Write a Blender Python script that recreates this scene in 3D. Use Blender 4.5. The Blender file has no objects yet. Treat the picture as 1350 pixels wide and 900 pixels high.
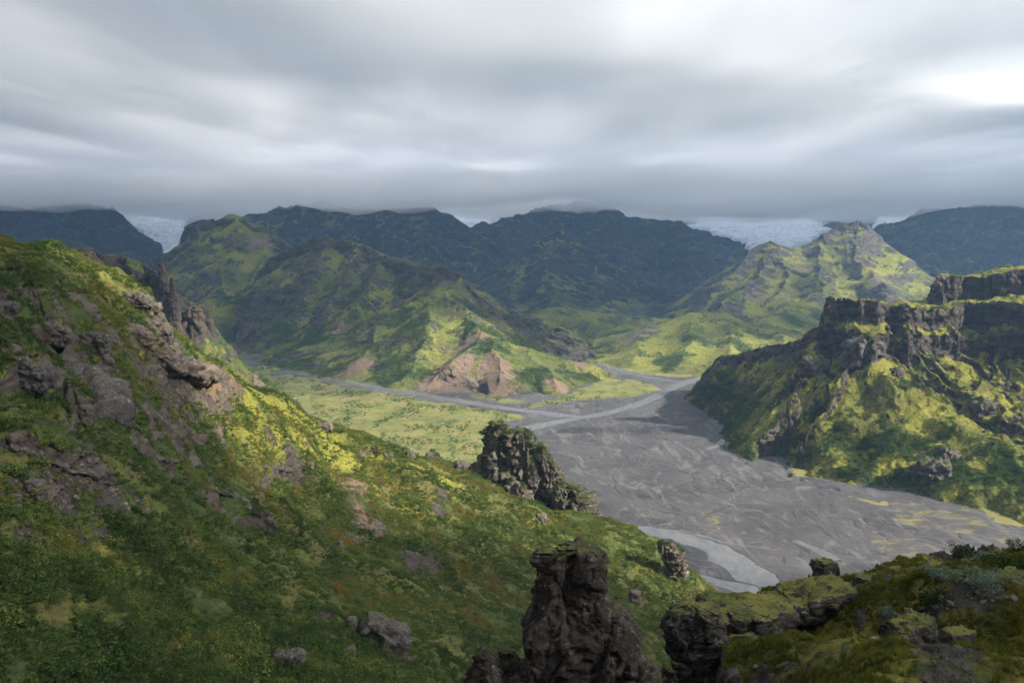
import bpy, math, random
import numpy as np
from math import radians, sin, cos, tan, pi

SC = bpy.context.scene
COL = SC.collection
rng = np.random.default_rng(7)

# ------------------------------------------------------------------ camera
CAMZ, PITCH, FPX, W, H = 240.0, radians(6.25), 1050.0, 1350.0, 900.0
cam = bpy.data.cameras.new('camera')
cam.sensor_width = 36.0
cam.lens = 36.0 * FPX / W
cam.clip_start = 0.5
cam.clip_end = 60000
camo = bpy.data.objects.new('camera', cam)
camo.location = (0, 0, CAMZ)
camo.rotation_euler = (pi / 2 - PITCH, 0, 0)
COL.objects.link(camo)
SC.camera = camo

# ------------------------------------------------------------------ sky, sun, exposure
SUN_AZ, SUN_EL = radians(112), radians(33)       # clockwise from +Y (the view direction), to the right
world = bpy.data.worlds.new('World')
SC.world = world
world.use_nodes = True
wn = world.node_tree.nodes
wl = world.node_tree.links
sky = wn.new('ShaderNodeTexSky')
sky.sky_type = 'NISHITA'
sky.sun_disc = False
sky.sun_elevation = SUN_EL
sky.sun_rotation = SUN_AZ
sky.air_density = 1.0
sky.dust_density = 1.5
wl.new(sky.outputs[0], wn['Background'].inputs[0])
wn['Background'].inputs[1].default_value = 0.12

sl = bpy.data.lights.new('sun', 'SUN')
sl.energy = 5.0
sl.angle = radians(0.6)
sl.color = (1.0, 0.93, 0.81)
suno = bpy.data.objects.new('sun', sl)
suno.location = (3000, 500, 3000)
suno.rotation_euler = (pi / 2 - SUN_EL, 0, pi - SUN_AZ + pi * 0)
COL.objects.link(suno)
SUNV = np.array([sin(SUN_AZ) * cos(SUN_EL), cos(SUN_AZ) * cos(SUN_EL), sin(SUN_EL)])
from mathutils import Vector
suno.rotation_euler = Vector(SUNV).to_track_quat('Z', 'Y').to_euler()

vs = SC.view_settings
vs.view_transform = 'Standard'
vs.look = 'None'
vs.gamma = 1.0
vs.use_curve_mapping = False
vs.exposure = 1.24

SC.render.engine = 'CYCLES'
cy = SC.cycles
cy.max_bounces = 12
cy.diffuse_bounces = 3
cy.glossy_bounces = 2
cy.transmission_bounces = 4
cy.volume_bounces = 8
cy.transparent_max_bounces = 16
cy.use_denoising = True
cy.use_adaptive_sampling = True
cy.adaptive_threshold = 0.02

# ------------------------------------------------------------------ projection helpers
CP, SP = cos(PITCH), sin(PITCH)
def at(px, py, Y):
    u = (px - W / 2) / FPX
    v = (H / 2 - py) / FPX
    t = Y / (CP + v * SP)
    return np.array([t * u, Y, CAMZ + t * (-SP + v * CP)])
def floor_at(px, py, z=0.0):
    v = (H / 2 - py) / FPX
    t = (z - CAMZ) / (-SP + v * CP)
    return np.array([t * (px - W / 2) / FPX, t * (CP + v * SP), z])
def to_px(x, y, z):
    d = y * CP - (z - CAMZ) * SP
    d = np.maximum(d, 0.1)
    up = y * SP + (z - CAMZ) * CP
    return W / 2 + FPX * x / d, H / 2 - FPX * up / d

# ------------------------------------------------------------------ numpy noise
_pr = np.random.default_rng(3)
_P = _pr.permutation(4096).astype(np.int32)
_P = np.concatenate([_P, _P])
def _h(ix, iy, iz, seed):
    a = _P[(ix.astype(np.int32) + seed * 131) & 4095]
    a = _P[(a + iy.astype(np.int32)) & 4095]
    return _P[(a + iz.astype(np.int32)) & 4095]
_ang = np.linspace(0, 2 * pi, 4096, endpoint=False)
_GX, _GY = np.cos(_ang).astype(np.float32), np.sin(_ang).astype(np.float32)
def noise2(x, y, seed=0):
    x = np.asarray(x); y = np.asarray(y)
    x, y = np.broadcast_arrays(x, y)
    ix = np.floor(x); iy = np.floor(y)
    fx = (x - ix).astype(np.float32); fy = (y - iy).astype(np.float32)
    ix = ix.astype(np.int32); iy = iy.astype(np.int32)
    ux = fx * fx * fx * (fx * (fx * 6 - 15) + 10)
    uy = fy * fy * fy * (fy * (fy * 6 - 15) + 10)
    pa = _P[(ix + seed * 131) & 4095]; pb = _P[(ix + 1 + seed * 131) & 4095]
    def g(p, dx, dy):
        k = _P[(p + iy + dy) & 4095]
        return _GX[k] * (fx - dx) + _GY[k] * (fy - dy)
    a = g(pa, 0, 0); b = g(pb, 1, 0); c = g(pa, 0, 1); d = g(pb, 1, 1)
    return ((a + ux * (b - a)) * (1 - uy) + (c + ux * (d - c)) * uy) * np.float32(1.5)
_g3 = np.random.default_rng(1).normal(size=(256, 3))
_g3 /= np.linalg.norm(_g3, axis=1)[:, None]
def noise3(p, seed=0):
    i = np.floor(p); f = p - i
    u = f * f * f * (f * (f * 6 - 15) + 10)
    r = 0
    for dx in (0, 1):
        for dy in (0, 1):
            for dz in (0, 1):
                k = _h(i[..., 0] + dx, i[..., 1] + dy, i[..., 2] + dz, seed) & 255
                g = _g3[k]
                v = g[..., 0] * (f[..., 0] - dx) + g[..., 1] * (f[..., 1] - dy) + g[..., 2] * (f[..., 2] - dz)
                w = (u[..., 0] if dx else 1 - u[..., 0]) * (u[..., 1] if dy else 1 - u[..., 1]) * (u[..., 2] if dz else 1 - u[..., 2])
                r = r + v * w
    return r * 1.5
def fbm(x, y, octv=5, seed=0, gain=0.5):
    r = 0; a = 1.0; f = 1.0
    for o in range(octv):
        r = r + a * noise2(np.asarray(x) * f + 17.3 * o, np.asarray(y) * f - 9.1 * o, seed + o)
        a *= gain; f *= 2.03
    return r
def ridged(x, y, octv=4, seed=0, gain=0.5):
    r = 0; a = 1.0; f = 1.0
    for o in range(octv):
        n = 1 - np.abs(noise2(np.asarray(x) * f + 7.7 * o, np.asarray(y) * f + 3.1 * o, seed + o)) * 1.6
        r = r + a * n
        a *= gain; f *= 2.1
    return r / 1.9
def fbm3(p, octv=4, seed=0, gain=0.5):
    r = 0; a = 1.0; f = 1.0
    for o in range(octv):
        r = r + a * noise3(p * f + 13.1 * o, seed + o)
        a *= gain; f *= 2.05
    return r
def worley3(p, seed=0):
    """F1, F2, and a blocky facet value (each cell a tilted plane)."""
    i = np.floor(p)
    f1 = np.full(p.shape[:-1], 9.0); f2 = f1.copy(); fac = np.zeros(p.shape[:-1])
    for dx in (-1, 0, 1):
        for dy in (-1, 0, 1):
            for dz in (-1, 0, 1):
                c = i + np.array([dx, dy, dz])
                h = _h(c[..., 0], c[..., 1], c[..., 2], seed)
                q = c + np.stack([h / 4096., _P[h] / 4096., _P[_P[h]] / 4096.], -1)
                v = p - q
                d = np.sqrt((v ** 2).sum(-1))
                k = _P[h + 77] & 255
                off = _P[h + 1234] / 4096. - 0.5
                val = off * 0.9 + (v * _g3[k]).sum(-1) * 0.8
                near = d < f1
                f2 = np.where(near, f1, np.minimum(f2, d))
                fac = np.where(near, val, fac)
                f1 = np.where(near, d, f1)
    return f1, f2, fac
def smooth(a, b, x):
    t = np.clip((x - a) / (b - a), 0, 1)
    return t * t * (3 - 2 * t)
def smax(a, b, k):
    return 0.5 * (a + b + np.sqrt((a - b) ** 2 + k * k))
def poly_dist(x, y, pts):
    """distance to a plan polyline, arc length, value of column 2 there, signed side (+ = left of travel)."""
    pts = np.asarray(pts, float)
    x = np.asarray(x, np.float32); y = np.asarray(y, np.float32)
    best = np.full(x.shape, 1e12, np.float32); S = np.zeros(x.shape, np.float32); Z = np.zeros(x.shape, np.float32); SD = np.ones(x.shape, np.float32)
    s0 = 0.0
    for a, b in zip(pts[:-1], pts[1:]):
        dx, dy = float(b[0] - a[0]), float(b[1] - a[1])
        L2 = dx * dx + dy * dy + 1e-9
        rx = x - np.float32(a[0]); ry = y - np.float32(a[1])
        t = np.clip((rx * np.float32(dx / L2) + ry * np.float32(dy / L2)), 0, 1)
        ex = rx - t * np.float32(dx); ey = ry - t * np.float32(dy)
        d2 = ex * ex + ey * ey
        m = d2 < best
        np.copyto(best, d2, where=m)
        np.copyto(S, np.float32(s0) + t * np.float32(math.sqrt(L2)), where=m)
        np.copyto(Z, np.float32(a[2]) + t * np.float32(b[2] - a[2]), where=m)
        np.copyto(SD, np.sign(np.float32(dx) * ey - np.float32(dy) * ex), where=m)
        s0 += math.sqrt(L2)
    return np.sqrt(best), S, Z, SD

# ------------------------------------------------------------------ object helpers
def link(o, label=None, cat=None, group=None, kind=None, parent=None):
    COL.objects.link(o)
    if parent is not None: o.parent = parent
    if label: o['label'] = label
    if cat: o['category'] = cat
    if group: o['group'] = group
    if kind: o['kind'] = kind
    return o
def mesh_obj(name, v, f, mat, attrs=None, smoothsh=True, **tags):
    me = bpy.data.meshes.new(name)
    v = np.ascontiguousarray(v, np.float32)
    f = np.asarray(f)
    n, k = f.shape
    me.vertices.add(len(v)); me.vertices.foreach_set('co', v.ravel())
    me.loops.add(n * k); me.loops.foreach_set('vertex_index', np.ascontiguousarray(f.ravel(), np.int32))
    me.polygons.add(n)
    me.polygons.foreach_set('loop_start', np.arange(0, n * k, k, dtype=np.int32))
    me.polygons.foreach_set('use_smooth', np.full(n, smoothsh))
    me.update(calc_edges=True)
    for key, val in (attrs or {}).items():
        a = me.attributes.new(key, 'FLOAT', 'POINT')
        a.data.foreach_set('value', np.ascontiguousarray(val, np.float32).ravel())
    if mat: me.materials.append(mat)
    o = bpy.data.objects.new(name, me)
    return link(o, **tags)
def grid_faces(n, m, wrap=False):
    i = np.arange(n if wrap else n - 1)[:, None]; j = np.arange(m - 1)[None, :]
    a = i * m + j; b = ((i + 1) % n) * m + j
    return np.stack([a, b, b + 1, a + 1], -1).reshape(-1, 4)
def grid_normals(V):
    du = np.gradient(V, axis=0); dv = np.gradient(V, axis=1)
    n = np.cross(du, dv)
    l = np.linalg.norm(n, axis=-1, keepdims=True) + 1e-9
    n = n / l
    return n * np.sign(n[..., 2:3] + 1e-6)
def blur(a, k, axis):
    if k < 1: return a
    w = np.exp(-0.5 * (np.arange(-2 * k, 2 * k + 1) / k) ** 2); w /= w.sum()
    p = [(0, 0)] * a.ndim; p[axis] = (2 * k, 2 * k)
    b = np.pad(a, p, mode='edge')
    out = 0; L = a.shape[axis]
    for q, wq in enumerate(w):
        out = out + wq * np.take(b, np.arange(q, q + L), axis=axis)
    return out

# ------------------------------------------------------------------ materials
def nt(name):
    m = bpy.data.materials.new(name)
    m.use_nodes = True
    t = m.node_tree
    b = t.nodes['Principled BSDF']
    return m, t, b
class NB:
    """small node-building shorthand"""
    def __init__(s, t): s.t = t
    def n(s, typ, **kw):
        q = s.t.nodes.new(typ)
        for k, v in kw.items(): setattr(q, k, v)
        return q
    def l(s, a, b): s.t.links.new(a, b)
    def attr(s, name, inst=False):
        q = s.n('ShaderNodeAttribute', attribute_name=name)
        if inst: q.attribute_type = 'INSTANCER'
        return q.outputs['Fac']
    def pos(s): return s.n('ShaderNodeNewGeometry').outputs['Position']
    def noise(s, scale, detail=4, rough=0.6, vec=None, dist=0.0):
        q = s.n('ShaderNodeTexNoise')
        q.inputs['Scale'].default_value = scale; q.inputs['Detail'].default_value = detail
        q.inputs['Roughness'].default_value = rough; q.inputs['Distortion'].default_value = dist
        s.l(vec if vec is not None else s.pos(), q.inputs['Vector'])
        return q.outputs['Fac']
    def vor(s, scale, vec=None, feat='F1'):
        q = s.n('ShaderNodeTexVoronoi', feature=feat)
        q.inputs['Scale'].default_value = scale
        s.l(vec if vec is not None else s.pos(), q.inputs['Vector'])
        return q.outputs['Distance']
    def scalev(s, v):
        q = s.n('ShaderNodeVectorMath', operation='MULTIPLY')
        s.l(s.pos(), q.inputs[0]); q.inputs[1].default_value = v
        return q.outputs[0]
    def math(s, op, a, b=None, c=None, clamp=False):
        q = s.n('ShaderNodeMath', operation=op, use_clamp=clamp)
        for k, v in enumerate((a, b, c)):
            if v is None: continue
            if isinstance(v, (int, float)): q.inputs[k].default_value = v
            else: s.l(v, q.inputs[k])
        return q.outputs[0]
    def ramp(s, fac, lo, hi):
        q = s.n('ShaderNodeMapRange', interpolation_type='SMOOTHSTEP')
        s.l(fac, q.inputs[0]); q.inputs[1].default_value = lo; q.inputs[2].default_value = hi
        return q.outputs[0]
    def mix(s, fac, a, b, blend='MIX'):
        q = s.n('ShaderNodeMix', data_type='RGBA', blend_type=blend)
        if isinstance(fac, (int, float)): q.inputs[0].default_value = fac
        else: s.l(fac, q.inputs[0])
        for k, v in ((6, a), (7, b)):
            if isinstance(v, tuple): q.inputs[k].default_value = (*v, 1)
            else: s.l(v, q.inputs[k])
        return q.outputs[2]
    def bump(s, h, strength, dist):
        q = s.n('ShaderNodeBump')
        q.inputs['Strength'].default_value = strength; q.inputs['Distance'].default_value = dist
        s.l(h, q.inputs['Height'])
        return q.outputs[0]
    def vary(s, col, fac, amt):
        """multiply a colour by 1 +- amt with a 0..1 factor"""
        m = s.math('MULTIPLY_ADD', fac, 2 * amt, 1 - amt)
        q = s.n('ShaderNodeVectorMath', operation='SCALE')
        s.l(col, q.inputs[0]); s.l(m, q.inputs['Scale'])
        return q.outputs[0]

def terrain_mat(name, scale, grass, moss, shrub, dry, rock, rock2, scree, scree2, bump=1.0):
    """scale = size in metres of one fine feature. Masks: rock, scree, moss, shrub (0..1 vertex attributes)."""
    m, t, b = nt(name); N = NB(t)
    big = N.noise(0.06 / scale, 5, 0.6)
    mid = N.noise(0.25 / scale, 5, 0.65)
    fine = N.noise(1.0 / scale, 4, 0.7)
    clump = N.vor(0.55 / scale)
    g = N.mix(N.ramp(big, 0.38, 0.62), grass, dry)
    g = N.mix(N.ramp(N.math('ADD', N.attr('moss'), N.math('MULTIPLY_ADD', mid, 0.8, -0.4)), 0.25, 0.75), g, moss)
    shb = N.math('ADD', N.attr('shrub'), N.math('MULTIPLY_ADD', N.noise(0.4 / scale, 4, 0.7), 1.4, -0.7))
    g = N.mix(N.ramp(shb, 0.3, 0.6), g, shrub)
    g = N.vary(g, fine, 0.45)
    g = N.vary(g, N.ramp(clump, 0.0, 0.9), 0.25)
    strata = N.noise(1.0, 4, 0.65, N.scalev((0.09 / scale, 0.09 / scale, 0.26 / scale)), 0.8)
    r = N.mix(N.ramp(strata, 0.35, 0.65), rock, rock2)
    r = N.vary(r, N.noise(0.6 / scale, 6, 0.7), 0.5)
    sc = N.mix(N.ramp(mid, 0.3, 0.7), scree, scree2)
    sc = N.vary(sc, fine, 0.3)
    rk = N.ramp(N.math('ADD', N.attr('rock'), N.math('MULTIPLY_ADD', N.noise(0.35 / scale, 5, 0.7), 1.0, -0.5)), 0.35, 0.6)
    se = N.ramp(N.math('ADD', N.attr('scree'), N.math('MULTIPLY_ADD', N.noise(0.12 / scale, 8, 0.75), 2.2, -1.1)), 0.36, 0.66)
    sc = N.mix(N.attr('warm'), sc, (0.22, 0.145, 0.095))
    sc = N.vary(sc, N.noise(0.05 / scale, 6, 0.7), 0.4)
    c = N.mix(se, g, sc)
    c = N.mix(rk, c, r)
    N.l(c, b.inputs['Base Color'])
    b.inputs['Roughness'].default_value = 0.95
    b.inputs['Specular IOR Level'].default_value = 0.15
    h = N.math('ADD', N.math('MULTIPLY', fine, 0.6), N.math('MULTIPLY', N.noise(0.5 / scale, 6, 0.75), 1.0))
    rb = N.math('MULTIPLY', N.math('MAXIMUM', rk, N.math('MULTIPLY', se, 0.35)), N.math('ADD', N.noise(0.28 / scale, 9, 0.75, None, 0.8), N.math('MULTIPLY', strata, 0.8)))
    h = N.math('ADD', h, N.math('MULTIPLY', rb, 2.4))
    N.l(N.bump(h, 0.9, scale * 1.8 * bump), b.inputs['Normal'])
    return m

def rock_mat(name, scale, c1, c2, c3, mossc, lichen, moss_lo=0.55, moss_amt=1.0, warm=0.0):
    m, t, b = nt(name); N = NB(t)
    geo = N.n('ShaderNodeNewGeometry')
    sep = N.n('ShaderNodeSeparateXYZ'); N.l(geo.outputs['Normal'], sep.inputs[0])
    n1 = N.noise(0.25 / scale, 6, 0.65)
    n2 = N.noise(1.2 / scale, 6, 0.7)
    st = N.noise(1.0, 5, 0.65, N.scalev((0.15 / scale, 0.15 / scale, 1.1 / scale)), 0.4)
    c = N.mix(N.ramp(n1, 0.35, 0.65), c1, c2)
    c = N.mix(N.ramp(st, 0.5, 0.72), c, c3)
    c = N.vary(c, n2, 0.55)
    up = sep.outputs['Z']
    lf = N.math('MULTIPLY', N.ramp(N.noise(0.9 / scale, 5, 0.75), 0.56, 0.64), N.ramp(up, 0.0, 0.6))
    c = N.mix(N.math('MULTIPLY', lf, 0.75), c, lichen)
    mf = N.math('ADD', up, N.math('MULTIPLY_ADD', N.noise(0.5 / scale, 5, 0.7), 1.1, -0.55))
    mf = N.math('MULTIPLY', N.ramp(mf, moss_lo, moss_lo + 0.22), moss_amt)
    c = N.mix(mf, c, N.vary(N.mix(N.ramp(n1, 0.4, 0.6), mossc, (mossc[0] * 0.55, mossc[1] * 0.7, mossc[2] * 0.7)), n2, 0.4))
    N.l(c, b.inputs['Base Color'])
    b.inputs['Roughness'].default_value = 0.92
    b.inputs['Specular IOR Level'].default_value = 0.2
    hh = N.math('ADD', N.noise(0.8 / scale, 8, 0.7), N.math('MULTIPLY', N.noise(0.22 / scale, 7, 0.72, None, 1.5), 1.2))
    N.l(N.bump(hh, 1.0, scale * 1.0), b.inputs['Normal'])
    return m

GR, MO, SH, DR = (0.085, 0.108, 0.026), (0.175, 0.178, 0.036), (0.042, 0.066, 0.019), (0.115, 0.112, 0.034)
M = {}
M['hillA'] = terrain_mat('hillside_ground', 1.0, (0.080, 0.098, 0.024), (0.185, 0.182, 0.032), (0.050, 0.072, 0.020), (0.115, 0.102, 0.032),
                         (0.085, 0.070, 0.058), (0.165, 0.135, 0.108), (0.048, 0.041, 0.040), (0.090, 0.072, 0.060))
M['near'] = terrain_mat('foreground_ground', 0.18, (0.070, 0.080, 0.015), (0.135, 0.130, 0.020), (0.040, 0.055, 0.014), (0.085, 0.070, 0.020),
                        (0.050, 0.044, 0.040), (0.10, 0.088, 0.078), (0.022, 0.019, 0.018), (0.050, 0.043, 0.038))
M['mid'] = terrain_mat('mid_hill_ground', 3.0, GR, MO, SH, DR,
                       (0.060, 0.055, 0.050), (0.125, 0.108, 0.088), (0.15, 0.115, 0.088), (0.22, 0.165, 0.12))
M['right'] = terrain_mat('right_hill_ground', 2.2, (0.085, 0.105, 0.02), (0.185, 0.18, 0.03), SH, (0.11, 0.105, 0.026),
                         (0.062, 0.052, 0.045), (0.130, 0.106, 0.084), (0.10, 0.082, 0.066), (0.17, 0.135, 0.10))
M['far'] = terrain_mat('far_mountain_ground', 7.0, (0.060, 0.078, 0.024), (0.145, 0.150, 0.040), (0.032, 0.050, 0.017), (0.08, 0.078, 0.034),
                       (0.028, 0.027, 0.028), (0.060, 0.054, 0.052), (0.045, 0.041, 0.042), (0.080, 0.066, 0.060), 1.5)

# ================================================================== terrain engine
def sheet(hf, px0, px1, ncol, y0, y1, nrow, zmin=-6.0, dense=620, blur_cols=6, wflat=0.05, zfade=None):
    """Height field sampled on rays of constant x/y; rows are redistributed so that steep faces get vertices too."""
    u = np.linspace((px0 - W / 2) / FPX, (px1 - W / 2) / FPX, ncol)
    Y = np.geomspace(y0, y1, dense)
    X = u[:, None] * Y[None, :]
    YY = np.broadcast_to(Y[None, :], X.shape)
    Z = np.maximum(hf(X, YY), zmin)
    dz = np.diff(Z, axis=1); dy = np.diff(YY, axis=1)
    ym = 0.5 * (YY[:, 1:] + YY[:, :-1])
    _, py = to_px(X, YY, Z)
    wgt = np.clip(np.abs(np.diff(py, axis=1)), 0, 12) + 0.22 * np.sqrt(dz ** 2 + dy ** 2) * FPX / ym
    wgt = np.where((Z[:, 1:] <= zmin + 0.01) & (Z[:, :-1] <= zmin + 0.01), wgt * wflat, wgt)
    cum = np.concatenate([np.zeros((ncol, 1)), np.cumsum(wgt, axis=1)], axis=1)
    cum /= cum[:, -1:]
    t = np.linspace(0, 1, nrow)
    YR = np.stack([np.interp(t, cum[i], Y) for i in range(ncol)])
    if blur_cols: YR = blur(YR, blur_cols, 0)
    ZR = np.stack([np.interp(YR[i], Y, Z[i]) for i in range(ncol)])
    return np.stack([u[:, None] * YR, YR, ZR], -1)

def rocky(V, mask, size, amp, seed, strata=0.5, vert=1.0):
    """blocky displacement along the normal where mask says bare rock"""
    n = grid_normals(V)
    idx = mask > 0.02
    P = V[idx]
    s = np.array([1, 1, vert])
    f1, f2, fc = worley3(P * s / size, seed)
    g1, g2, gc = worley3(P * s / (size * 0.37), seed + 5)
    st = noise3(P * np.array([0.15, 0.15, 1.4]) / size, seed + 9)
    d = amp * (fc * 0.8 - 0.5 * np.exp(-((f2 - f1) / 0.06) ** 2) + gc * 0.32 + strata * st + 0.35 * fbm3(P / size * 1.7, 3, seed + 3))
    nn = n[idx].copy(); nn[:, 2] *= 0.4
    out = V.copy()
    out[idx] = P + nn * (d * mask[idx])[:, None]
    return out

def ridge_field(ridges, warp=0.0, wscale=200.0, seed=0, k=12.0, gully=(60, 0.12), base=-400.0, lc=2.2):
    """ridges: list of dicts pts (N x 3), slope, cliff, cw; returns hf(x, y) with hf.aux"""
    def hf(x, y):
        if warp:
            wx = fbm(x / wscale, y / wscale, 4, seed) * warp
            wy = fbm(x / wscale + 31, y / wscale + 5, 4, seed + 9) * warp
            x2, y2 = x + wx, y + wy
        else:
            x2, y2 = x, y
        h = np.full(x.shape, base); top = h.copy(); sec = h.copy()
        bs = np.zeros(x.shape); bd = np.zeros(x.shape); bq = np.zeros(x.shape); bga = np.zeros(x.shape); bgl = np.ones(x.shape) * gully[0]
        for q, R in enumerate(ridges):
            d, s, z, sd = poly_dist(x2, y2, R['pts'])
            sl = np.where(sd > 0, R.get('sl', R['slope']), R.get('sr', R['slope']))
            Lc = lc * np.maximum(z, 30) / sl
            drop = sl * d / (1 + d / Lc)
            c = R.get('cliff', 0)
            if c:
                cw = R.get('cw', 12)
                side = R.get('cside', 0)
                m = 1.0 if side == 0 else (sd * side > 0)
                drop = drop + m * c * smooth(R.get('c0', 2), R.get('c0', 2) + cw, d + cw * 0.6 * fbm(s / (cw * 3), 0 * s + q, 3, seed + 40))
            hh = z - drop
            h = smax(h, hh, k)
            w = hh > top
            sec = np.where(w, top, np.maximum(sec, hh)); top = np.where(w, hh, top)
            gl, ga = R.get('gully', gully)
            bs = np.where(w, s, bs); bd = np.where(w, d, bd); bq = np.where(w, q, bq); bga = np.where(w, ga * sl, bga); bgl = np.where(w, gl, bgl)
        wob = 0.22 * fbm(x / gully[0], y / gully[0], 3, seed + 3)
        gn = 0.68 * ridged(bs / bgl + 13.7 * bq + wob, bd / (bgl * 7.0) + 3.1 * bq, 3, seed + 20) + 0.36 * ridged(bs / (bgl * 0.37) + 5.7 * bq + 2 * wob, bd / (bgl * 3.0) + 1.1 * bq, 3, seed + 25)
        return h + bga * np.minimum(bd, 4 * bgl) * (gn - 0.75) * smooth(0, 1.5 * k, top - sec)
    return hf
def R(pts, slope=0.7, **kw):
    return dict(pts=[at(*p) for p in pts], slope=slope, **kw)

def masks(V, rock_lo=0.62, rock_hi=0.80, nscale=60.0, seed=0, warp=0.10):
    n = grid_normals(V)
    nz = n[..., 2] + warp * fbm(V[..., 0] / nscale, V[..., 1] / nscale, 4, seed)
    rock = 1 - smooth(rock_lo, rock_hi, nz)
    return n, nz, rock

def emit(name, V, mat, attrs, **tags):
    a = {k: np.broadcast_to(v, V.shape[:2]).reshape(-1) for k, v in attrs.items()}
    for k in ('rock', 'scree', 'moss', 'shrub', 'warm'):
        a.setdefault(k, np.zeros(V.shape[0] * V.shape[1]))
    return mesh_obj(name, V.reshape(-1, 3), grid_faces(*V.shape[:2]), mat, a, kind='structure', **tags)
SURF = {}

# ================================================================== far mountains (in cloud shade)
def far_mountain(name, ridges, px0, px1, ncol, y0, y1, nrow, seed, label, warp=60, wsc=420, gl=(150, 0.50),
                 mosslev=0.25, screelev=0.0, rk=(0.68, 0.86), namp=26, mat='far', k=16, zmin=-12, shrublev=0.2, lc=3.2, gain=0.5, blockamp=9, bare=()):
    base = ridge_field(ridges, warp, wsc, seed, k, gl, lc=lc)
    def hf(x, y):
        h = base(x, y)
        e = np.clip(h / 60.0, 0, 1)
        h = h + e * namp * (ridged(x / 230, y / 230, 5, seed + 60, 0.55) - 0.8) * 1.6 + e * namp * 0.22 * fbm(x / 55, y / 55, 4, seed + 70, 0.6)
        # harder bands of lava and tuff stand out as ledges
        lev = h / 46.0 + 0.5 * fbm(x / 400, y / 400, 3, seed + 80)
        fr = lev - np.floor(lev)
        return h + e * 46.0 * 0.13 * (smooth(0.25, 0.75, fr) - fr) * smooth(-0.2, 0.5, fbm(x / 300, y / 300, 3, seed + 90))
    V = sheet(hf, px0, px1, ncol, y0, y1, nrow, zmin)
    n, nz, rock = masks(V, rk[0], rk[1], 90, seed)
    V = rocky(V, rock * smooth(-5, 25, V[..., 2]), 34, blockamp, seed)
    x, y, z = V[..., 0], V[..., 1], V[..., 2]
    nzs = fbm(x / 130, y / 130, 5, seed + 5)
    a = dict(rock=rock,
             scree=np.clip(screelev + 0.9 * fbm(x / 180, y / 180, 5, seed + 6) + 0.5 * (0.82 - nz), 0, 1),
             moss=np.clip(mosslev + 0.8 * nzs, 0, 1),
             shrub=np.clip(shrublev + 0.7 * fbm(x / 90, y / 90, 5, seed + 8) - 0.001 * z, 0, 1))
    wm = np.zeros(x.shape)
    for (px, py, Y, r_) in bare:
        c = at(px, py, Y)
        wm = np.maximum(wm, np.exp(-((x - c[0]) ** 2 + (y - c[1]) ** 2) / r_ ** 2) * (0.9 + 0.7 * fbm(x / 20, y / 20, 4, seed + 12)))
    if len(bare):
        a['scree'] = np.clip(a['scree'] + 1.1 * wm, 0, 1); a['warm'] = np.clip(wm, 0, 0.7); a['shrub'] = np.clip(a['shrub'] - 1.2 * wm, 0, 1)
    SURF[name + label] = (V, a)
    return emit(name, V, M[mat], a, label=label)

# left far massif
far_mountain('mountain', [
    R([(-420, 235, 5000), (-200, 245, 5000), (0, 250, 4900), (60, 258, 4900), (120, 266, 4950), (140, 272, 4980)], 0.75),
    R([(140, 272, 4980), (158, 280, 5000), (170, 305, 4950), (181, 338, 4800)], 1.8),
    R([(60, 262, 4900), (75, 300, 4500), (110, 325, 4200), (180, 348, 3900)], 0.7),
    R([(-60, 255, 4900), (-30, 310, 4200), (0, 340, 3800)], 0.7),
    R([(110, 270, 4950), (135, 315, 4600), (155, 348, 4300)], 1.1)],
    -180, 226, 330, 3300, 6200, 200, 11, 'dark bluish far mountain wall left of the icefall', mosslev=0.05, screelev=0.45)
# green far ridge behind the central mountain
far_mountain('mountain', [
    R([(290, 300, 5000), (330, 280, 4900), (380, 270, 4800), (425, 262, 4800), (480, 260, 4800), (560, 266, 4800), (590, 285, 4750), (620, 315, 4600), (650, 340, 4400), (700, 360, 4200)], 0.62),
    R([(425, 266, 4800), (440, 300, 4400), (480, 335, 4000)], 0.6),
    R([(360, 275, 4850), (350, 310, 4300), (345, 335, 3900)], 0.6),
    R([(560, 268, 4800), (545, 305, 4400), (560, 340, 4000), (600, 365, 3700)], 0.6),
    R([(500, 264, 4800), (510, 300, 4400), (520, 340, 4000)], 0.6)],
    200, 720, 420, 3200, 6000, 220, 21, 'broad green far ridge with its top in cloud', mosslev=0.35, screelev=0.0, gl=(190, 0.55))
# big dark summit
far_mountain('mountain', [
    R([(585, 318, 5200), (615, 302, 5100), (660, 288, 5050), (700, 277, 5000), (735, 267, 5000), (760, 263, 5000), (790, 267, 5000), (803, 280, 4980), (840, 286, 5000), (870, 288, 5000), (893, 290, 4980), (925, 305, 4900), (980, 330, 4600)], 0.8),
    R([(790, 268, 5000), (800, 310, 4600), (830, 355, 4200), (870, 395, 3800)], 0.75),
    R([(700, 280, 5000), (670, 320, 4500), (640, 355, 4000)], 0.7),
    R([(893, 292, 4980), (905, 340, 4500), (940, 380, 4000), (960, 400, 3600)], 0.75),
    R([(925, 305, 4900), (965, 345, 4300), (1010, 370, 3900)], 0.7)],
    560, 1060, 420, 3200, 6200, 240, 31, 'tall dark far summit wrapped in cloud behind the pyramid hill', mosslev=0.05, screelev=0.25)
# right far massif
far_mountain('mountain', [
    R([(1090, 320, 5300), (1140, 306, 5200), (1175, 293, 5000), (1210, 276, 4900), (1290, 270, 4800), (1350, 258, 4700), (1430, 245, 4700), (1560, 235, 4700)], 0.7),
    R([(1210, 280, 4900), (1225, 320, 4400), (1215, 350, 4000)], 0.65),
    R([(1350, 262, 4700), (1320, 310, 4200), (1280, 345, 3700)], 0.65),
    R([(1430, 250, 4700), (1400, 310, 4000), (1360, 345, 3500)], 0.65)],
    1060, 1480, 330, 3000, 6200, 210, 41, 'bluish far mountain slope at the right under cloud', mosslev=0.15, screelev=0.2)
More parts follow.
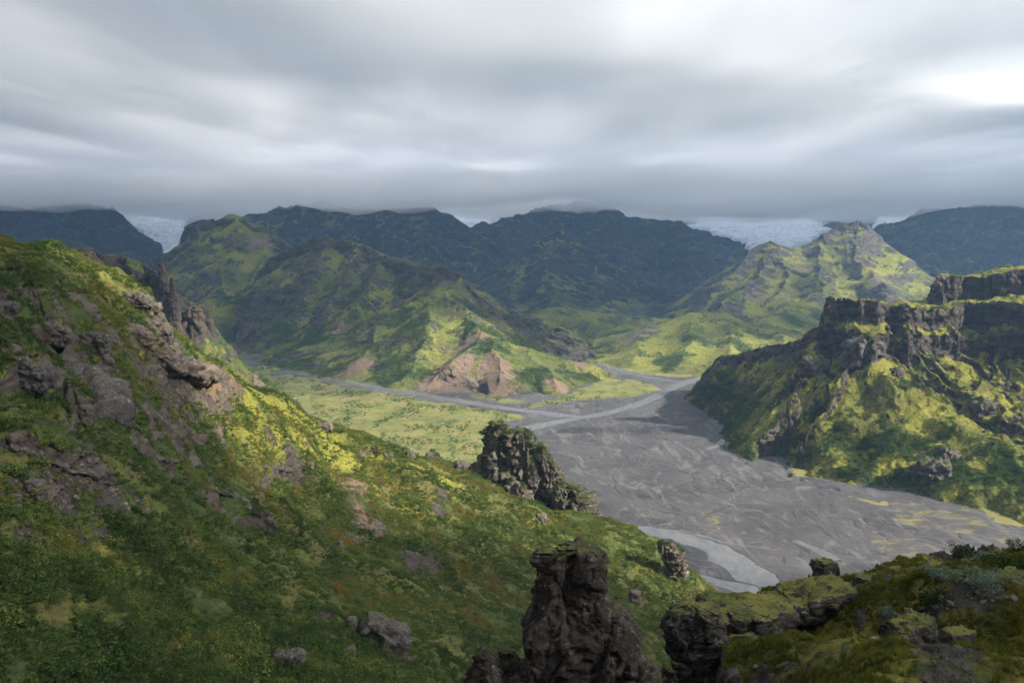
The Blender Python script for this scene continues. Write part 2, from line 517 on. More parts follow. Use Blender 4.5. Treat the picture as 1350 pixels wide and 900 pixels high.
# ice-cap shoulders far behind
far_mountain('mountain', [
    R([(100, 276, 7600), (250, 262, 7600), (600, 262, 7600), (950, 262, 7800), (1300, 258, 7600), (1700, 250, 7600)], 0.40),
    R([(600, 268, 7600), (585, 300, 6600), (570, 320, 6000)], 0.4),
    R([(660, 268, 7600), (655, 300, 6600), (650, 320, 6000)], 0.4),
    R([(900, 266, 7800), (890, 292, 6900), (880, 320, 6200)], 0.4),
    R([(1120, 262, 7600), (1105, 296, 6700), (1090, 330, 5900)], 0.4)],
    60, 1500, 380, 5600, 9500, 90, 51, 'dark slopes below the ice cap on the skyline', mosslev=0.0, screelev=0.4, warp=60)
# pyramid hill
far_mountain('mountain', [
    R([(640, 372, 3400), (680, 340, 3550), (715, 318, 3600), (737, 304, 3600), (755, 322, 3600), (790, 355, 3500), (830, 385, 3350), (880, 408, 3150)], 0.78),
    R([(737, 306, 3600), (728, 345, 3350), (735, 385, 3050), (740, 405, 2900)], 0.62),
    R([(690, 336, 3550), (672, 370, 3300), (660, 398, 3050)], 0.65),
    R([(785, 352, 3500), (795, 385, 3200), (800, 408, 2950)], 0.65)],
    590, 930, 330, 2650, 4400, 230, 61, 'shaded pyramid shaped green hill below the tall summit', warp=34, wsc=260, gl=(90, 0.5), mosslev=0.4, namp=10, shrublev=0.35, lc=4.5)

# ================================================================== mountains of the middle distance
# right peak with dark rocky cap
far_mountain('mountain', [
    R([(905, 430, 2600), (935, 405, 2700), (962, 368, 2800), (985, 338, 2900), (1000, 325, 2950), (1018, 319, 2960), (1050, 328, 2990), (1075, 319, 3000), (1097, 307, 3000)], 0.72),
    R([(1097, 306, 3000), (1110, 295, 3000), (1120, 291, 3000), (1134, 296, 3000), (1142, 304, 3000)], 0.8, cliff=14, cw=8),
    R([(1142, 303, 3000), (1165, 322, 2950), (1190, 338, 2850), (1215, 356, 2800), (1260, 380, 2700)], 0.70),
    R([(1122, 300, 3000), (1128, 335, 2850), (1150, 360, 2650), (1165, 375, 2500)], 0.65),
    R([(1085, 315, 3000), (1075, 350, 2800), (1085, 375, 2550), (1060, 395, 2350), (1020, 415, 2200), (985, 430, 2100)], 0.6),
    R([(1018, 321, 2960), (1005, 355, 2800), (975, 385, 2600), (945, 410, 2400)], 0.65),
    R([(1050, 330, 2990), (1040, 365, 2750), (1020, 390, 2550)], 0.6)],
    800, 1290, 480, 2000, 3700, 300, 71, 'lit green mountain with a dark rocky cap', warp=26, wsc=200, gl=(70, 0.5), mosslev=0.5, namp=9, mat='mid', screelev=-0.04, shrublev=0.15, blockamp=7, lc=4.5)
# left peak beside the icefall
far_mountain('mountain', [
    R([(244, 300, 2900), (264, 292, 2900), (296, 284, 2900)], 1.7, cliff=110, cw=30, c0=4),
    R([(296, 283, 2900), (303, 281, 2900), (318, 286, 2900), (345, 300, 2880), (378, 322, 2800), (420, 345, 2700)], 0.75, cliff=40, cw=20, cside=-1, c0=14),
    R([(310, 284, 2900), (305, 330, 2650), (290, 370, 2450), (262, 410, 2250)], 0.62),
    R([(264, 294, 2900), (256, 345, 2720), (245, 390, 2520)], 1.3),
    R([(345, 302, 2880), (345, 345, 2600), (330, 385, 2400)], 0.6)],
    170, 460, 330, 1950, 3600, 300, 81, 'rounded green mountain with dark cliffs right of the icefall', warp=24, wsc=200, gl=(80, 0.45), mosslev=0.4, namp=9, mat='mid', shrublev=0.25, screelev=-0.05, rk=(0.60, 0.78), lc=6)
# central mountain
far_mountain('mountain', [
    R([(330, 375, 2500), (360, 338, 2480), (392, 319, 2400), (432, 311, 2350), (470, 320, 2300), (505, 333, 2250), (545, 347, 2150), (582, 350, 2050)], 0.80, cliff=26, cw=14, cside=-1, c0=8),
    R([(582, 351, 2050), (606, 362, 1980), (622, 382, 1930), (636, 402, 1900), (655, 418, 1900), (700, 432, 1950)], 0.7, cliff=22, cw=10),
    R([(432, 314, 2350), (420, 355, 2200), (395, 405, 2080), (350, 450, 1980)], 0.68),
    R([(505, 336, 2250), (485, 375, 2080), (450, 425, 1920), (420, 455, 1820)], 0.68),
    R([(470, 322, 2300), (455, 365, 2150), (425, 415, 2010), (385, 458, 1890)], 0.68),
    R([(606, 366, 1980), (585, 384, 1860), (550, 395, 1820), (510, 412, 1790), (455, 442, 1750), (405, 476, 1700)], 0.62),
    R([(585, 384, 1860), (610, 405, 1740), (632, 428, 1650), (645, 445, 1580), (656, 466, 1480)], 0.62),
    R([(656, 466, 1480), (662, 480, 1440), (660, 500, 1380), (652, 522, 1335)], 0.72, gully=(14, 0.5)),
    R([(560, 400, 1800), (565, 430, 1650), (550, 465, 1520), (535, 498, 1450)], 0.5),
    R([(638, 440, 1600), (615, 462, 1500), (590, 482, 1440), (570, 502, 1410)], 0.6, gully=(14, 0.4)),
    R([(645, 445, 1580), (690, 458, 1570), (740, 472, 1560), (780, 482, 1560), (806, 494, 1560)], 0.55),
    R([(690, 460, 1570), (715, 485, 1460), (735, 510, 1380)], 0.55, gully=(14, 0.4)),
    R([(510, 414, 1790), (490, 445, 1680), (470, 480, 1560)], 0.5)],
    310, 840, 620, 1250, 2900, 420, 91, 'central green mountain with dark crags and a brown scree foot', warp=14, wsc=110, gl=(48, 0.48), mosslev=0.38, namp=9, mat='mid', shrublev=0.42, screelev=-0.08, rk=(0.60, 0.78), k=8, blockamp=5, zmin=-5,
    bare=[(658, 478, 1440, 34), (655, 500, 1385, 42), (648, 518, 1345, 40), (600, 478, 1450, 30), (580, 495, 1420, 30), (735, 505, 1390, 30), (480, 493, 1560, 26), (640, 440, 1600, 30), (765, 488, 1560, 26), (440, 425, 1900, 34)])
# low knolls in the gap behind it
far_mountain('hill', [
    R([(640, 412, 2500), (690, 408, 2450), (740, 404, 2450), (790, 412, 2450), (830, 416, 2500), (880, 418, 2600)], 0.5),
    R([(690, 425, 2050), (715, 432, 2000), (740, 430, 1980), (768, 442, 2000)], 0.6, cliff=22, cw=8),
    R([(770, 440, 2250), (820, 425, 2300), (850, 420, 2350)], 0.4)],
    630, 930, 260, 1850, 3000, 170, 95, 'low green knolls with small cliffs in the valley gap', warp=16, wsc=120, gl=(50, 0.25), mosslev=0.5, namp=6, mat='mid', shrublev=0.3, k=8)
# yellow-green hill at the bend
far_mountain('hill', [
    R([(776, 464, 1960), (800, 444, 1950), (828, 438, 1940), (858, 430, 1940), (905, 414, 1950), (950, 411, 2050), (1000, 424, 2100), (1060, 405, 2250)], 0.42),
    R([(858, 431, 1940), (846, 452, 1800), (838, 478, 1690)], 0.4),
    R([(905, 416, 1950), (910, 445, 1780), (900, 475, 1650), (885, 490, 1600)], 0.42),
    R([(950, 412, 2050), (965, 440, 1800), (960, 465, 1650)], 0.42),
    R([(1010, 424, 2100), (1030, 440, 1850), (1040, 455, 1650)], 0.42)],
    765, 1120, 330, 1480, 2600, 240, 97, 'smooth yellow green hill at the river bend', warp=14, wsc=120, gl=(46, 0.28), mosslev=0.6, namp=5, mat='mid', shrublev=0.25, screelev=-0.15, k=10, rk=(0.55, 0.72))
# rugged ridge with needles behind the left hillside
far_mountain('hill', [
    R([(-80, 318, 1050), (40, 322, 1020), (75, 327, 1000), (112, 324, 1000), (128, 338, 990), (150, 334, 980), (178, 342, 960), (200, 352, 950), (216, 372, 940)], 0.9, cliff=34, cw=10),
    R([(216, 372, 940), (236, 396, 950), (250, 402, 960), (266, 402, 965), (271, 424, 985)], 1.3, cliff=22, cw=8),
    R([(271, 424, 985), (285, 445, 1080), (308, 468, 1280), (335, 490, 1560)], 1.2)],
    -80, 470, 380, 780, 1900, 260, 99, 'rugged rock ridge with needles behind the left hillside', warp=12, wsc=70, gl=(22, 0.30), mosslev=0.3, namp=5, mat='mid', shrublev=0.6, screelev=-0.3, rk=(0.40, 0.58), k=5, blockamp=5, lc=6.0)

# ================================================================== right hill with the long cliff
cl_edge = np.array([at(*p) for p in [(1080, 420, 1090), (1092, 391, 1050), (1120, 392, 1030), (1150, 397, 1010), (1185, 400, 1020), (1215, 404, 1030), (1250, 403, 1040), (1290, 400, 1035), (1345, 396, 1010), (1450, 392, 980), (1650, 390, 960)]])
cl2 = np.array([at(*p) for p in [(1232, 366, 1150), (1245, 360, 1125), (1285, 366, 1110), (1350, 355, 1095), (1450, 350, 1080), (1650, 345, 1070)]])
spur = ridge_field([
    R([(1088, 424, 1080), (1060, 446, 1120), (1020, 455, 1200), (980, 461, 1280), (945, 472, 1340), (930, 490, 1375), (918, 508, 1395)], 1.35, cliff=10, cw=7),
    R([(1062, 462, 1090), (1045, 490, 1040), (1030, 520, 1000), (1012, 556, 965), (1005, 585, 960)], 1.1, cliff=8, cw=5),
    R([(1160, 470, 985), (1165, 500, 940), (1175, 545, 895), (1185, 585, 870)], 0.95),
    R([(1290, 500, 930), (1280, 535, 890), (1270, 570, 860)], 0.95),
    R([(950, 474, 1330), (948, 500, 1250), (952, 535, 1160)], 1.3)],
    9, 60, 131, 6, (18, 0.30), lc=4.0)
def hfC(x, y):
    wx = fbm(x / 62, y / 62, 4, 301, 0.42) * 24; wy = fbm(x / 62 + 9, y / 62, 4, 302, 0.42) * 26
    d, s, z, sd = poly_dist(x + wx, y + wy, cl_edge)
    inn = sd > 0
    ch = 55 + 34 * fbm(s / 48, 0 * s, 4, 303)
    tal = ridged(s / 26, d / 260, 3, 304)
    bt = 0.5 + 0.28 * fbm(s / 55, 0 * s + 2, 3, 310)
    step = smooth(0, 6, d) * bt + smooth(19, 26, d + 9 * fbm(s / 24, 0 * s + 4, 3, 309)) * (1 - bt)
    ts = 0.80 - 0.30 * smooth(340, 540, x)
    front = z - ch * step - ts * d / (1 + d / 600) + np.minimum(d, 90) * 0.10 * (tal - 0.7) + 2.5 * fbm(x / 25, y / 25, 4, 305)
    back = z - 4 + 11 * fbm(x / 60, y / 60, 5, 306) + 0.02 * np.minimum(d, 100) - 0.35 * np.maximum(d - 110, 0)
    h = np.where(inn, back, front)
    d2, s2, z2, sd2 = poly_dist(x + wx, y + wy, cl2)
    h2 = np.where(sd2 > 0, z2 + 2.5 * fbm(x / 40, y / 40, 4, 307) - 0.6 * np.maximum(d2 - 110, 0), z2 - 34 * smooth(0, 8, d2) - 1.1 * d2)
    h2 = h2 - 2.5 * np.maximum(at(1238, 362, 1130)[0] + 0.53 * (y - 1130) - x, 0)
    h = np.maximum(h, h2)
    # the end of the plateau on the left
    talus = z - ch - ts * d / (1 + d / 600) - 0.45 * np.maximum(at(1086, 400, 1060)[0] + 0.42 * (y - 1060) - x, 0) + np.minimum(d, 90) * 0.10 * (tal - 0.7)
    hc = h - 2.4 * np.maximum(at(1086, 400, 1060)[0] + 0.42 * (y - 1060) - x, 0) * (x < 620)
    h = np.maximum(hc, np.minimum(h, talus))
    h = smax(h, spur(x, y), 5)
    return h + 1.6 * fbm(x / 14, y / 14, 4, 308, 0.6)
V = sheet(hfC, 850, 1480, 660, 640, 1750, 480, -5, 900, 4)
n, nz, rock = masks(V, 0.40, 0.58, 30, 311)
V = rocky(V, rock * smooth(2, 15, V[..., 2]), 13, 4.6, 312, 0.5, 1.15)
x, y, z = V[..., 0], V[..., 1], V[..., 2]
ppx, ppy = to_px(x, y, z)
low = smooth(75, 12, z)
a = dict(rock=np.clip(rock, 0, 1),
         scree=np.clip(0.75 * fbm(x / 60, y / 60, 4, 313) - 0.05 + 0.4 * (0.85 - nz), 0, 1) * 0.8,
         moss=np.clip(0.62 + 0.5 * fbm(x / 50, y / 50, 4, 314) - 0.15 * low, 0, 1),
         shrub=np.clip(-0.02 + 0.55 * low + 0.7 * fbm(x / 40, y / 40, 5, 315), 0, 1))
SURF['C'] = (V, a)
emit('hill', V, M['right'], a, label='green right hill crowned by a long dark cliff')

# ================================================================== left hillside (near, scrub covered)
def rbf(ctrl, c):
    P = np.asarray(ctrl, float)
    d = np.sqrt(((P[:, None, :2] - P[None, :, :2]) ** 2).sum(-1) + c * c)
    n = len(P)
    A = np.zeros((n + 3, n + 3)); A[:n, :n] = d + np.eye(n) * 0.6
    A[:n, n] = 1; A[:n, n + 1:] = P[:, :2]; A[n, :n] = 1; A[n + 1:, :n] = P[:, :2].T
    w = np.linalg.solve(A, np.concatenate([P[:, 2], np.zeros(3)]))
    def f(x, y):
        r = w[n] + w[n + 1] * x + w[n + 2] * y
        for p, wi in zip(P, w[:n]):
            r = r + wi * np.sqrt((x - p[0]) ** 2 + (y - p[1]) ** 2 + c * c)
        return r
    return f
skyA = [(-300, 290, 220), (-150, 300, 235), (0, 315, 250), (80, 330, 272), (150, 356, 302), (205, 390, 340), (228, 432, 372), (270, 470, 405), (310, 497, 445),
        (345, 526, 485), (430, 562, 560), (500, 614, 600), (540, 638, 612), (600, 626, 595), (640, 628, 580), (695, 655, 565), (740, 690, 540), (790, 682, 505),
        (850, 705, 475), (890, 740, 450), (940, 812, 420), (962, 860, 400)]
ctlA = [at(*p) for p in skyA]
ctlA += [at(*p) for p in [
    (-300, 500, 165), (-300, 700, 128), (-300, 900, 105), (0, 400, 218), (0, 500, 188), (0, 600, 167), (0, 700, 150), (0, 800, 136), (0, 900, 123), (0, 1050, 108),
    (150, 450, 255), (150, 550, 222), (150, 650, 190), (150, 750, 166), (150, 900, 136), (150, 1050, 116),
    (300, 560, 335), (300, 650, 262), (300, 750, 207), (300, 900, 150), (300, 1050, 122),
    (450, 610, 430), (450, 700, 305), (450, 800, 222), (450, 900, 165), (450, 1050, 130),
    (600, 660, 440), (600, 750, 330), (600, 850, 245), (600, 950, 190),
    (750, 725, 425), (750, 800, 350), (750, 900, 272), (750, 1000, 220),
    (850, 780, 395), (850, 850, 335), (850, 950, 282), (930, 850, 372), (930, 950, 330), (1000, 900, 372)]]
dropA = [50, 50, 50, 52, 55, 60, 62, 60, 55, 46, 44, 40, 40, 44, 60, 80, 85, 75, 65, 60, 46, 40]
for k_, ((px, py, Y), drop) in enumerate(zip(skyA, dropA)):
    p = at(px, py, Y)
    o_ = (-68, 72) if px < 520 else ((0, 95) if px < 560 else ((25, 90) if px < 660 else (66, 62)))
    ctlA.append(np.array([p[0] + o_[0], p[1] + o_[1], max(p[2] - drop, -12)]))
for p in [(150, 640, -20), (200, 560, -20), (240, 470, -20), (260, 400, -20), (0, 790, -20), (-150, 800, -15), (-330, 720, -5), (-450, 560, 40), (-60, 900, -40), (270, 330, 0), (220, 250, 50)]:
    ctlA.append(np.array(p, float))
fA = rbf(ctlA, 18)
# ledges of bare rock: (polyline px, height, run-out) -> local steps in the slope
def ledge(pts, h, w=2.2, back=16):
    return dict(p=np.array([at(*q) for q in pts]), h=h, w=w, back=back)
def hit(px, py):
    """first hit of the pixel ray with the smooth hillside"""
    Y = np.linspace(90, 660, 800)
    u = (px - W / 2) / FPX; v = (H / 2 - py) / FPX
    t = Y / (CP + v * SP)
    z = CAMZ + t * (-SP + v * CP)
    g = fA(t * u, Y) - z
    i = np.argmax(g > 0)
    return np.array([t[i] * u, Y[i], z[i]]) if g[i] > 0 else None
def hits(pts):
    o = [hit(*p) for p in pts]
    return np.array([q for q in o if q is not None])
LED = []
for pts, h, back in [
    ([(-40, 500), (10, 490), (60, 480), (90, 500), (108, 545)], 7, 34),
    ([(85, 440), (110, 430), (135, 455), (140, 485)], 5, 26),
    ([(-30, 420), (15, 395), (50, 400), (85, 430)], 4, 22),
    ([(148, 425), (175, 440), (200, 460), (230, 475), (268, 492)], 3.5, 18),
    ([(200, 460), (240, 470), (285, 480)], 3, 12),
    ([(-20, 565), (40, 590), (90, 612), (150, 635)], 6, 26),
    ([(250, 640), (285, 638), (320, 662), (370, 690)], 6, 26),
    ([(168, 580), (195, 600), (232, 606)], 4, 16),
    ([(330, 608), (360, 612), (388, 618)], 4.5, 16),
    ([(238, 522), (272, 545)], 3, 12),
    ([(465, 585), (490, 590), (525, 605)], 6, 20),
    ([(480, 835), (510, 850), (550, 862)], 4, 12),
    ([(380, 800), (410, 798), (440, 796)], 3, 10),
    ([(20, 440), (60, 455), (100, 470)], 5, 22)]:
    q = hits(pts)
    if len(q) > 1: LED.append((q, h, back))
def hfA(x, y):
    wx = fbm(x / 30, y / 30, 4, 401) * 5; wy = fbm(x / 30 + 4, y / 30, 4, 402) * 5
    h = fA(x + wx, y + wy)
    h = h - 4.0 * smooth(480, 300, y) * smooth(200, 280, y) + 5.5 * (ridged(x / 75 + 0.3 * y / 75, y / 150, 4, 403) - 0.85) + 2.6 * fbm(x / 22, y / 22, 4, 404, 0.55)
    for q, hh, back in LED:
        m = (np.abs(x - q[:, 0].mean()) < 220) & (np.abs(y - q[:, 1].mean()) < 220)
        xs, ys = x[m], y[m]
        if not len(xs): continue
        d, s, z, sd = poly_dist(xs + wx[m] * 0.5, ys + wy[m] * 0.5, q)
        L = np.sqrt((np.diff(q[:, :2], axis=0) ** 2).sum(1)).sum()
        endf = smooth(0, 0.18 * L, s) * smooth(0, 0.18 * L, L - s)
        up = sd > 0
        prof = np.where(up, np.exp(-(d / back) ** 2), -0.55 * np.exp(-(d / (back * 0.55)) ** 2) * smooth(0, 2.0, d) + (1 - smooth(0, 1.6, d)))
        h[m] += hh * 0.62 * endf * prof * (0.75 + 0.5 * fbm(s / 9, 0 * s, 3, 405))
    return h
V = sheet(hfA, -120, 1010, 900, 88, 900, 640, -5, 900, 4)
ppx, ppy = to_px(V[..., 0], V[..., 1], V[..., 2])
n, nz, rock = masks(V, 0.34, 0.50, 14, 411, 0.08)
x, y, z = V[..., 0], V[..., 1], V[..., 2]
# bare rock country on the upper left of the slope, as in the place
def blob(cx, cy, rx, ry, rot=0.0):
    """an elliptical patch of the slope, in plan coordinates, spanned between points of the ground"""
    c = hit(cx, cy)
    p = hit(cx + rx * cos(rot), cy - rx * sin(rot)); q = hit(cx - ry * sin(rot), cy - ry * cos(rot))
    if p is None: p = hit(cx - rx * cos(rot), cy + rx * sin(rot))
    if q is None: q = hit(cx + ry * sin(rot), cy + ry * cos(rot))
    if c is None or p is None or q is None: return np.zeros(x.shape)
    e1, e2 = (p - c)[:2], (q - c)[:2]
    det = e1[0] * e2[1] - e1[1] * e2[0]
    dx, dy = x - c[0], y - c[1]
    a_ = (dx * e2[1] - dy * e2[0]) / det; b_ = (e1[0] * dy - e1[1] * dx) / det
    return np.exp(-1.1 * (a_ ** 2 + b_ ** 2))
rockland = np.clip(blob(60, 430, 95, 55) + blob(20, 500, 80, 45) + blob(190, 440, 45, 35) + blob(120, 380, 60, 30) * 0.7 + blob(240, 480, 40, 22), 0, 1)
rn = fbm(x / 9, y / 9, 5, 412)
rock = np.clip(rock + rockland * smooth(0.10, 0.5, rn + 0.08) * 0.8, 0, 1)
patch = np.zeros(x.shape)
for b_ in [(70, 640, 80, 42, 0.3), (140, 660, 60, 26, 0.2), (40, 690, 30, 40), (300, 665, 45, 16, -0.3), (470, 650, 22, 40, 0.55), (500, 680, 18, 22, 0.5), (550, 722, 42, 16, -0.3),
           (250, 625, 60, 12), (100, 560, 60, 18), (430, 805, 18, 9), (390, 600, 18, 40, 0.6), (285, 470, 40, 14), (300, 505, 60, 12, -0.3), (580, 655, 14, 22)]:
    patch = np.maximum(patch, blob(*b_))
V = rocky(V, rock * smooth(0, 10, z), 5.0, 1.7, 413, 0.5)
warm = np.clip(blob(470, 655, 40, 60) + blob(300, 490, 90, 40), 0, 1)
lit = blob(300, 500, 60, 22, -0.35) + 0.8 * blob(400, 560, 90, 40, -0.4) + 0.5 * blob(560, 620, 90, 40)  # sunlit patches of the shoulder, painted in as brighter moss colour with less shrub
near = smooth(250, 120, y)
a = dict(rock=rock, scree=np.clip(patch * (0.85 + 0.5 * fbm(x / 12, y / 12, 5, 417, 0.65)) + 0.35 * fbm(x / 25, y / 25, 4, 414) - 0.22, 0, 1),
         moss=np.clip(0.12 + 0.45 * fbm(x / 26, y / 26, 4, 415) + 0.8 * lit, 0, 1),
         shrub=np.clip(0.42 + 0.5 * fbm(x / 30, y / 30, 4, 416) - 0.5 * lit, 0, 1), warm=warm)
SURF['A'] = (V, a)
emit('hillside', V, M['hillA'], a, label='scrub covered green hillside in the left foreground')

# ================================================================== near spur on the right (the ground by the camera)
edge = [(3.0, -2, 238.3), (4.8, 12, 232), (7.0, 24, 226.3), (8.4, 31, 224.4), (11, 36.5, 223.3), (15.8, 39.5, 223.4), (23.7, 44.5, 222.6), (30.8, 48, 221.8), (48, 54, 221), (80, 62, 220)]
ctlB = [np.array(p, float) for p in edge]
ctlB += [at(*p) for p in [(1100, 900, 24), (1350, 900, 18.5), (1350, 800, 29), (1220, 850, 25), (1200, 790, 33), (1010, 860, 29.5), (1060, 835, 32), (1350, 760, 37), (1500, 900, 17), (1500, 760, 36)]]
ctlB += [np.array(p, float) for p in [(8, 4, 236.6), (20, 6, 235), (60, 10, 236), (60, 35, 227)]]
fB = rbf(ctlB, 3.0)
def hfB(x, y):
    wx = fbm(x / 4, y / 4, 3, 501) * 0.5; wy = fbm(x / 4 + 3, y / 4, 3, 502) * 0.5
    d, s, z, sd = poly_dist(x + wx, y + wy, edge)
    hp = at(1035, 838, 32.5)
    inn = fB(x, y) - 1.7 * np.exp(-(((x - hp[0]) / 2.6) ** 2 + ((y - hp[1]) / 2.2) ** 2))
    out = z - 5.5 * smooth(0.0, 1.6, d) - 0.80 * d + 1.5 * fbm(x / 9, y / 9, 4, 505)
    h = np.where(sd < 0, inn, out)
    return h + 0.55 * fbm(x / 5, y / 5, 5, 503, 0.55) + 0.22 * (ridged(x / 2.2, y / 2.2, 4, 504) - 0.8)
V = sheet(hfB, 480, 1500, 560, 6.0, 135, 460, 100, 800, 3)
n, nz, rock = masks(V, 0.42, 0.62, 2.5, 511, 0.15)
x, y, z = V[..., 0], V[..., 1], V[..., 2]
rock = np.clip(rock + smooth(0.10, 0.45, fbm(x / 3.2, y / 3.2, 5, 512)) * 0.5 * smooth(8, 14, x + 0.3 * (30 - y)), 0, 1)
V = rocky(V, rock, 0.9, 0.28, 513, 0.4)
a = dict(rock=rock, scree=np.clip(0.16 + 0.7 * fbm(x / 4, y / 4, 5, 514) + 0.35 * smooth(26, 18, y) * smooth(9, 13, x), 0, 1),
         moss=np.clip(0.45 + 0.6 * fbm(x / 3, y / 3, 5, 515), 0, 1), shrub=np.clip(0.2 + 0.6 * fbm(x / 2, y / 2, 4, 516), 0, 1))
SURF['B'] = (V, a)
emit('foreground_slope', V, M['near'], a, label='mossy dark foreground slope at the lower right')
# ground behind and beside the camera: the ridge it stands on goes on
def hfBack(x, y):
    return 238.0 - 0.02 * np.abs(x) - 0.0006 * x * x - 0.35 * np.maximum(-y - 40, 0) + 3 * fbm(x / 20, y / 20, 4, 521) * smooth(3, 25, np.sqrt(x * x + y * y))
gx = np.linspace(-160, 160, 90); gy = np.linspace(-220, 1, 70)
GX, GY = np.meshgrid(gx, gy, indexing='ij')
VB = np.stack([GX, GY, np.where(GY > -2, 236.0, hfBack(GX, GY) - 0.4)], -1)
emit('camera_ridge', VB, M['near'], dict(moss=0.4 + 0 * GX, rock=0.1 + 0 * GX, scree=0.2 + 0 * GX, shrub=0.3 + 0 * GX), label='mossy ridge top behind the viewpoint')

# ================================================================== valley floor with the braided riverbed
def chan(pts):
    """pixels on the floor with a width in metres"""
    return [(np.append(floor_at(px, py)[:2], w)) for px, py, w in pts]
def dens(pts, n=90, amp=3.0, seed=0):
    P = np.asarray(pts, float)
    s = np.concatenate([[0], np.cumsum(np.sqrt((np.diff(P[:, :2], axis=0) ** 2).sum(1)))])
    t = np.linspace(0, s[-1], n)
    # Catmull-Rom-ish smoothing
    Q = np.stack([np.interp(t, s, P[:, k]) for k in range(3)], 1)
    Q = blur(Q, max(1, n // 28), 0)
    Q[0], Q[-1] = P[0], P[-1]
    return Q
CH = [chan([(1000, 492, 14), (940, 496, 15), (905, 503, 22), (880, 514, 18), (850, 530, 14), (800, 545, 15), (760, 551, 16), (720, 559, 18), (680, 567, 22), (640, 580, 24)]),
      chan([(340, 463, 26), (362, 469, 22), (372, 478, 24), (395, 490, 24), (440, 500, 22), (520, 513, 20), (600, 527, 18), (660, 537, 16), (710, 543, 16), (745, 549, 14)]),
      chan([(700, 541, 8), (740, 546, 9), (768, 550, 10)]),
      chan([(770, 676, 24), (800, 688, 20), (850, 699, 18), (900, 707, 19), (940, 721, 22), (970, 740, 27), (1000, 764, 30), (1012, 782, 24), (990, 800, 20), (940, 830, 20)]),
      chan([(860, 748, 6), (910, 758, 8), (950, 768, 10), (985, 776, 14)]),
      chan([(780, 455, 16), (770, 462, 14), (790, 470, 10), (820, 490, 8), (870, 500, 9), (900, 503, 10)]),
      chan([(958, 575, 4), (945, 588, 5), (930, 592, 4)]),
      chan([(1050, 712, 3), (1072, 722, 4), (1085, 728, 5), (1103, 738, 5)]),
      chan([(360, 470, 10), (395, 478, 10), (405, 488, 9), (470, 505, 9), (540, 520, 8)])]
CHQ = [dens(c, 44) for c in CH]
cline = np.array([np.append(floor_at(*p)[:2], 0) for p in [(930, 497), (880, 520), (830, 560), (850, 610), (920, 660), (1020, 700), (1150, 750), (1300, 840)]])
def floor_h(x, y):
    d, s, _, sd = poly_dist(x, y, cline)
    v = d * sd
    w1 = fbm(x / 90, y / 90, 3, 601) * 40; w2 = fbm(x / 35, y / 35, 3, 602) * 9
    br = 1 - np.abs(noise2((s + w1) / 210, (v + w1 + w2) / 46, 603)) * 2.2          # old channels as creases
    br2 = 1 - np.abs(noise2((s - w1) / 110 + 7, (v + w2 * 1.6 - w1) / 22, 604)) * 2.2
    br3 = 1 - np.abs(noise2((s + w1) / 60 + 3, (v - w2 + w1) / 11, 605)) * 2.2
    crease = 0.7 * smooth(0.84, 1.0, br) * smooth(-.3, .3, fbm(x / 130, y / 130, 3, 621)) + 0.5 * smooth(0.85, 1.0, br2) * smooth(-.2, .3, fbm(x / 70, y / 70, 3, 622)) + 0.30 * smooth(0.82, 1, br3) * smooth(-.2, .3, fbm(x / 50, y / 50, 3, 623))
    h = 0.9 * fbm(x / 120, y / 120, 3, 606) + 0.25 * fbm(x / 14, y / 14, 4, 607) - 1.5 * crease
    h = h * smooth(4500, 1500, y)
    wet = np.zeros(x.shape)
    n8 = fbm(x / 22, y / 22, 3, 608); n9 = fbm(x / 6, y / 6, 3, 609); nb = smooth(0.52, 0.68, fbm(x / 22 + 5, y / 40, 4, 618))
    for q in CHQ:
        dd, ss, ww, _ = poly_dist(x, y, q)
        wv = 0.5 * ww * (1 + 0.35 * n8) + 1.0 * n9
        e = smooth(wv + 2.5, wv - 0.5, dd)
        h = h * (1 - smooth(wv * 2.2 + 6, wv, dd)) + smooth(wv * 2.2 + 6, wv, dd) * np.maximum(h * 0.3, 0.1)
        bars = nb * smooth(16, 24, ww)
        h = h - 0.9 * e * (1 - 0.85 * bars)
        wet = np.maximum(wet, smooth(wv + 9, wv, dd))
    p1 = 1 - np.abs(noise2((s + 1.3 * w1) / 150 + 11, (v + w1 - w2) / 20, 631)) * 2.2
    p2 = 1 - np.abs(noise2((s - w1) / 80 + 5, (v + 1.4 * w1 + w2) / 9, 632)) * 2.2
    pale = 0.8 * smooth(0.86, 0.99, p1) + 0.6 * smooth(0.84, 0.99, p2) * smooth(-0.1, 0.3, fbm(x / 80, y / 80, 3, 633))
    return h, crease, wet, pale
u = np.linspace(-0.62, 0.78, 820)
v0 = np.linspace(1010, 441, 640)
Yg = np.array([floor_at(675, p)[1] for p in v0])
Yg = np.concatenate([Yg, np.geomspace(Yg[-1] * 1.04, 14000, 25)])
X = u[:, None] * Yg[None, :]; YY = np.broadcast_to(Yg[None, :], X.shape).copy()
h, crease, wet, pale = floor_h(X, YY)
V = np.stack([X, YY, h], -1)
PWX = X + 9 * fbm(X / 30, YY / 30, 4, 611); PWY = YY + 14 * fbm(X / 30 + 8, YY / 30, 4, 612)
def fpoly(pts):
    """mask of a plan polygon with a ragged edge"""
    P = np.array([floor_at(*p)[:2] for p in pts])
    ins = np.zeros(X.shape, bool)
    wx, wy = PWX, PWY
    j = len(P) - 1
    for i in range(len(P)):
        c = ((P[i, 1] > wy) != (P[j, 1] > wy)) & (wx < (P[j, 0] - P[i, 0]) * (wy - P[i, 1]) / (P[j, 1] - P[i, 1] + 1e-9) + P[i, 0])
        ins ^= c; j = i
    return ins.astype(float)
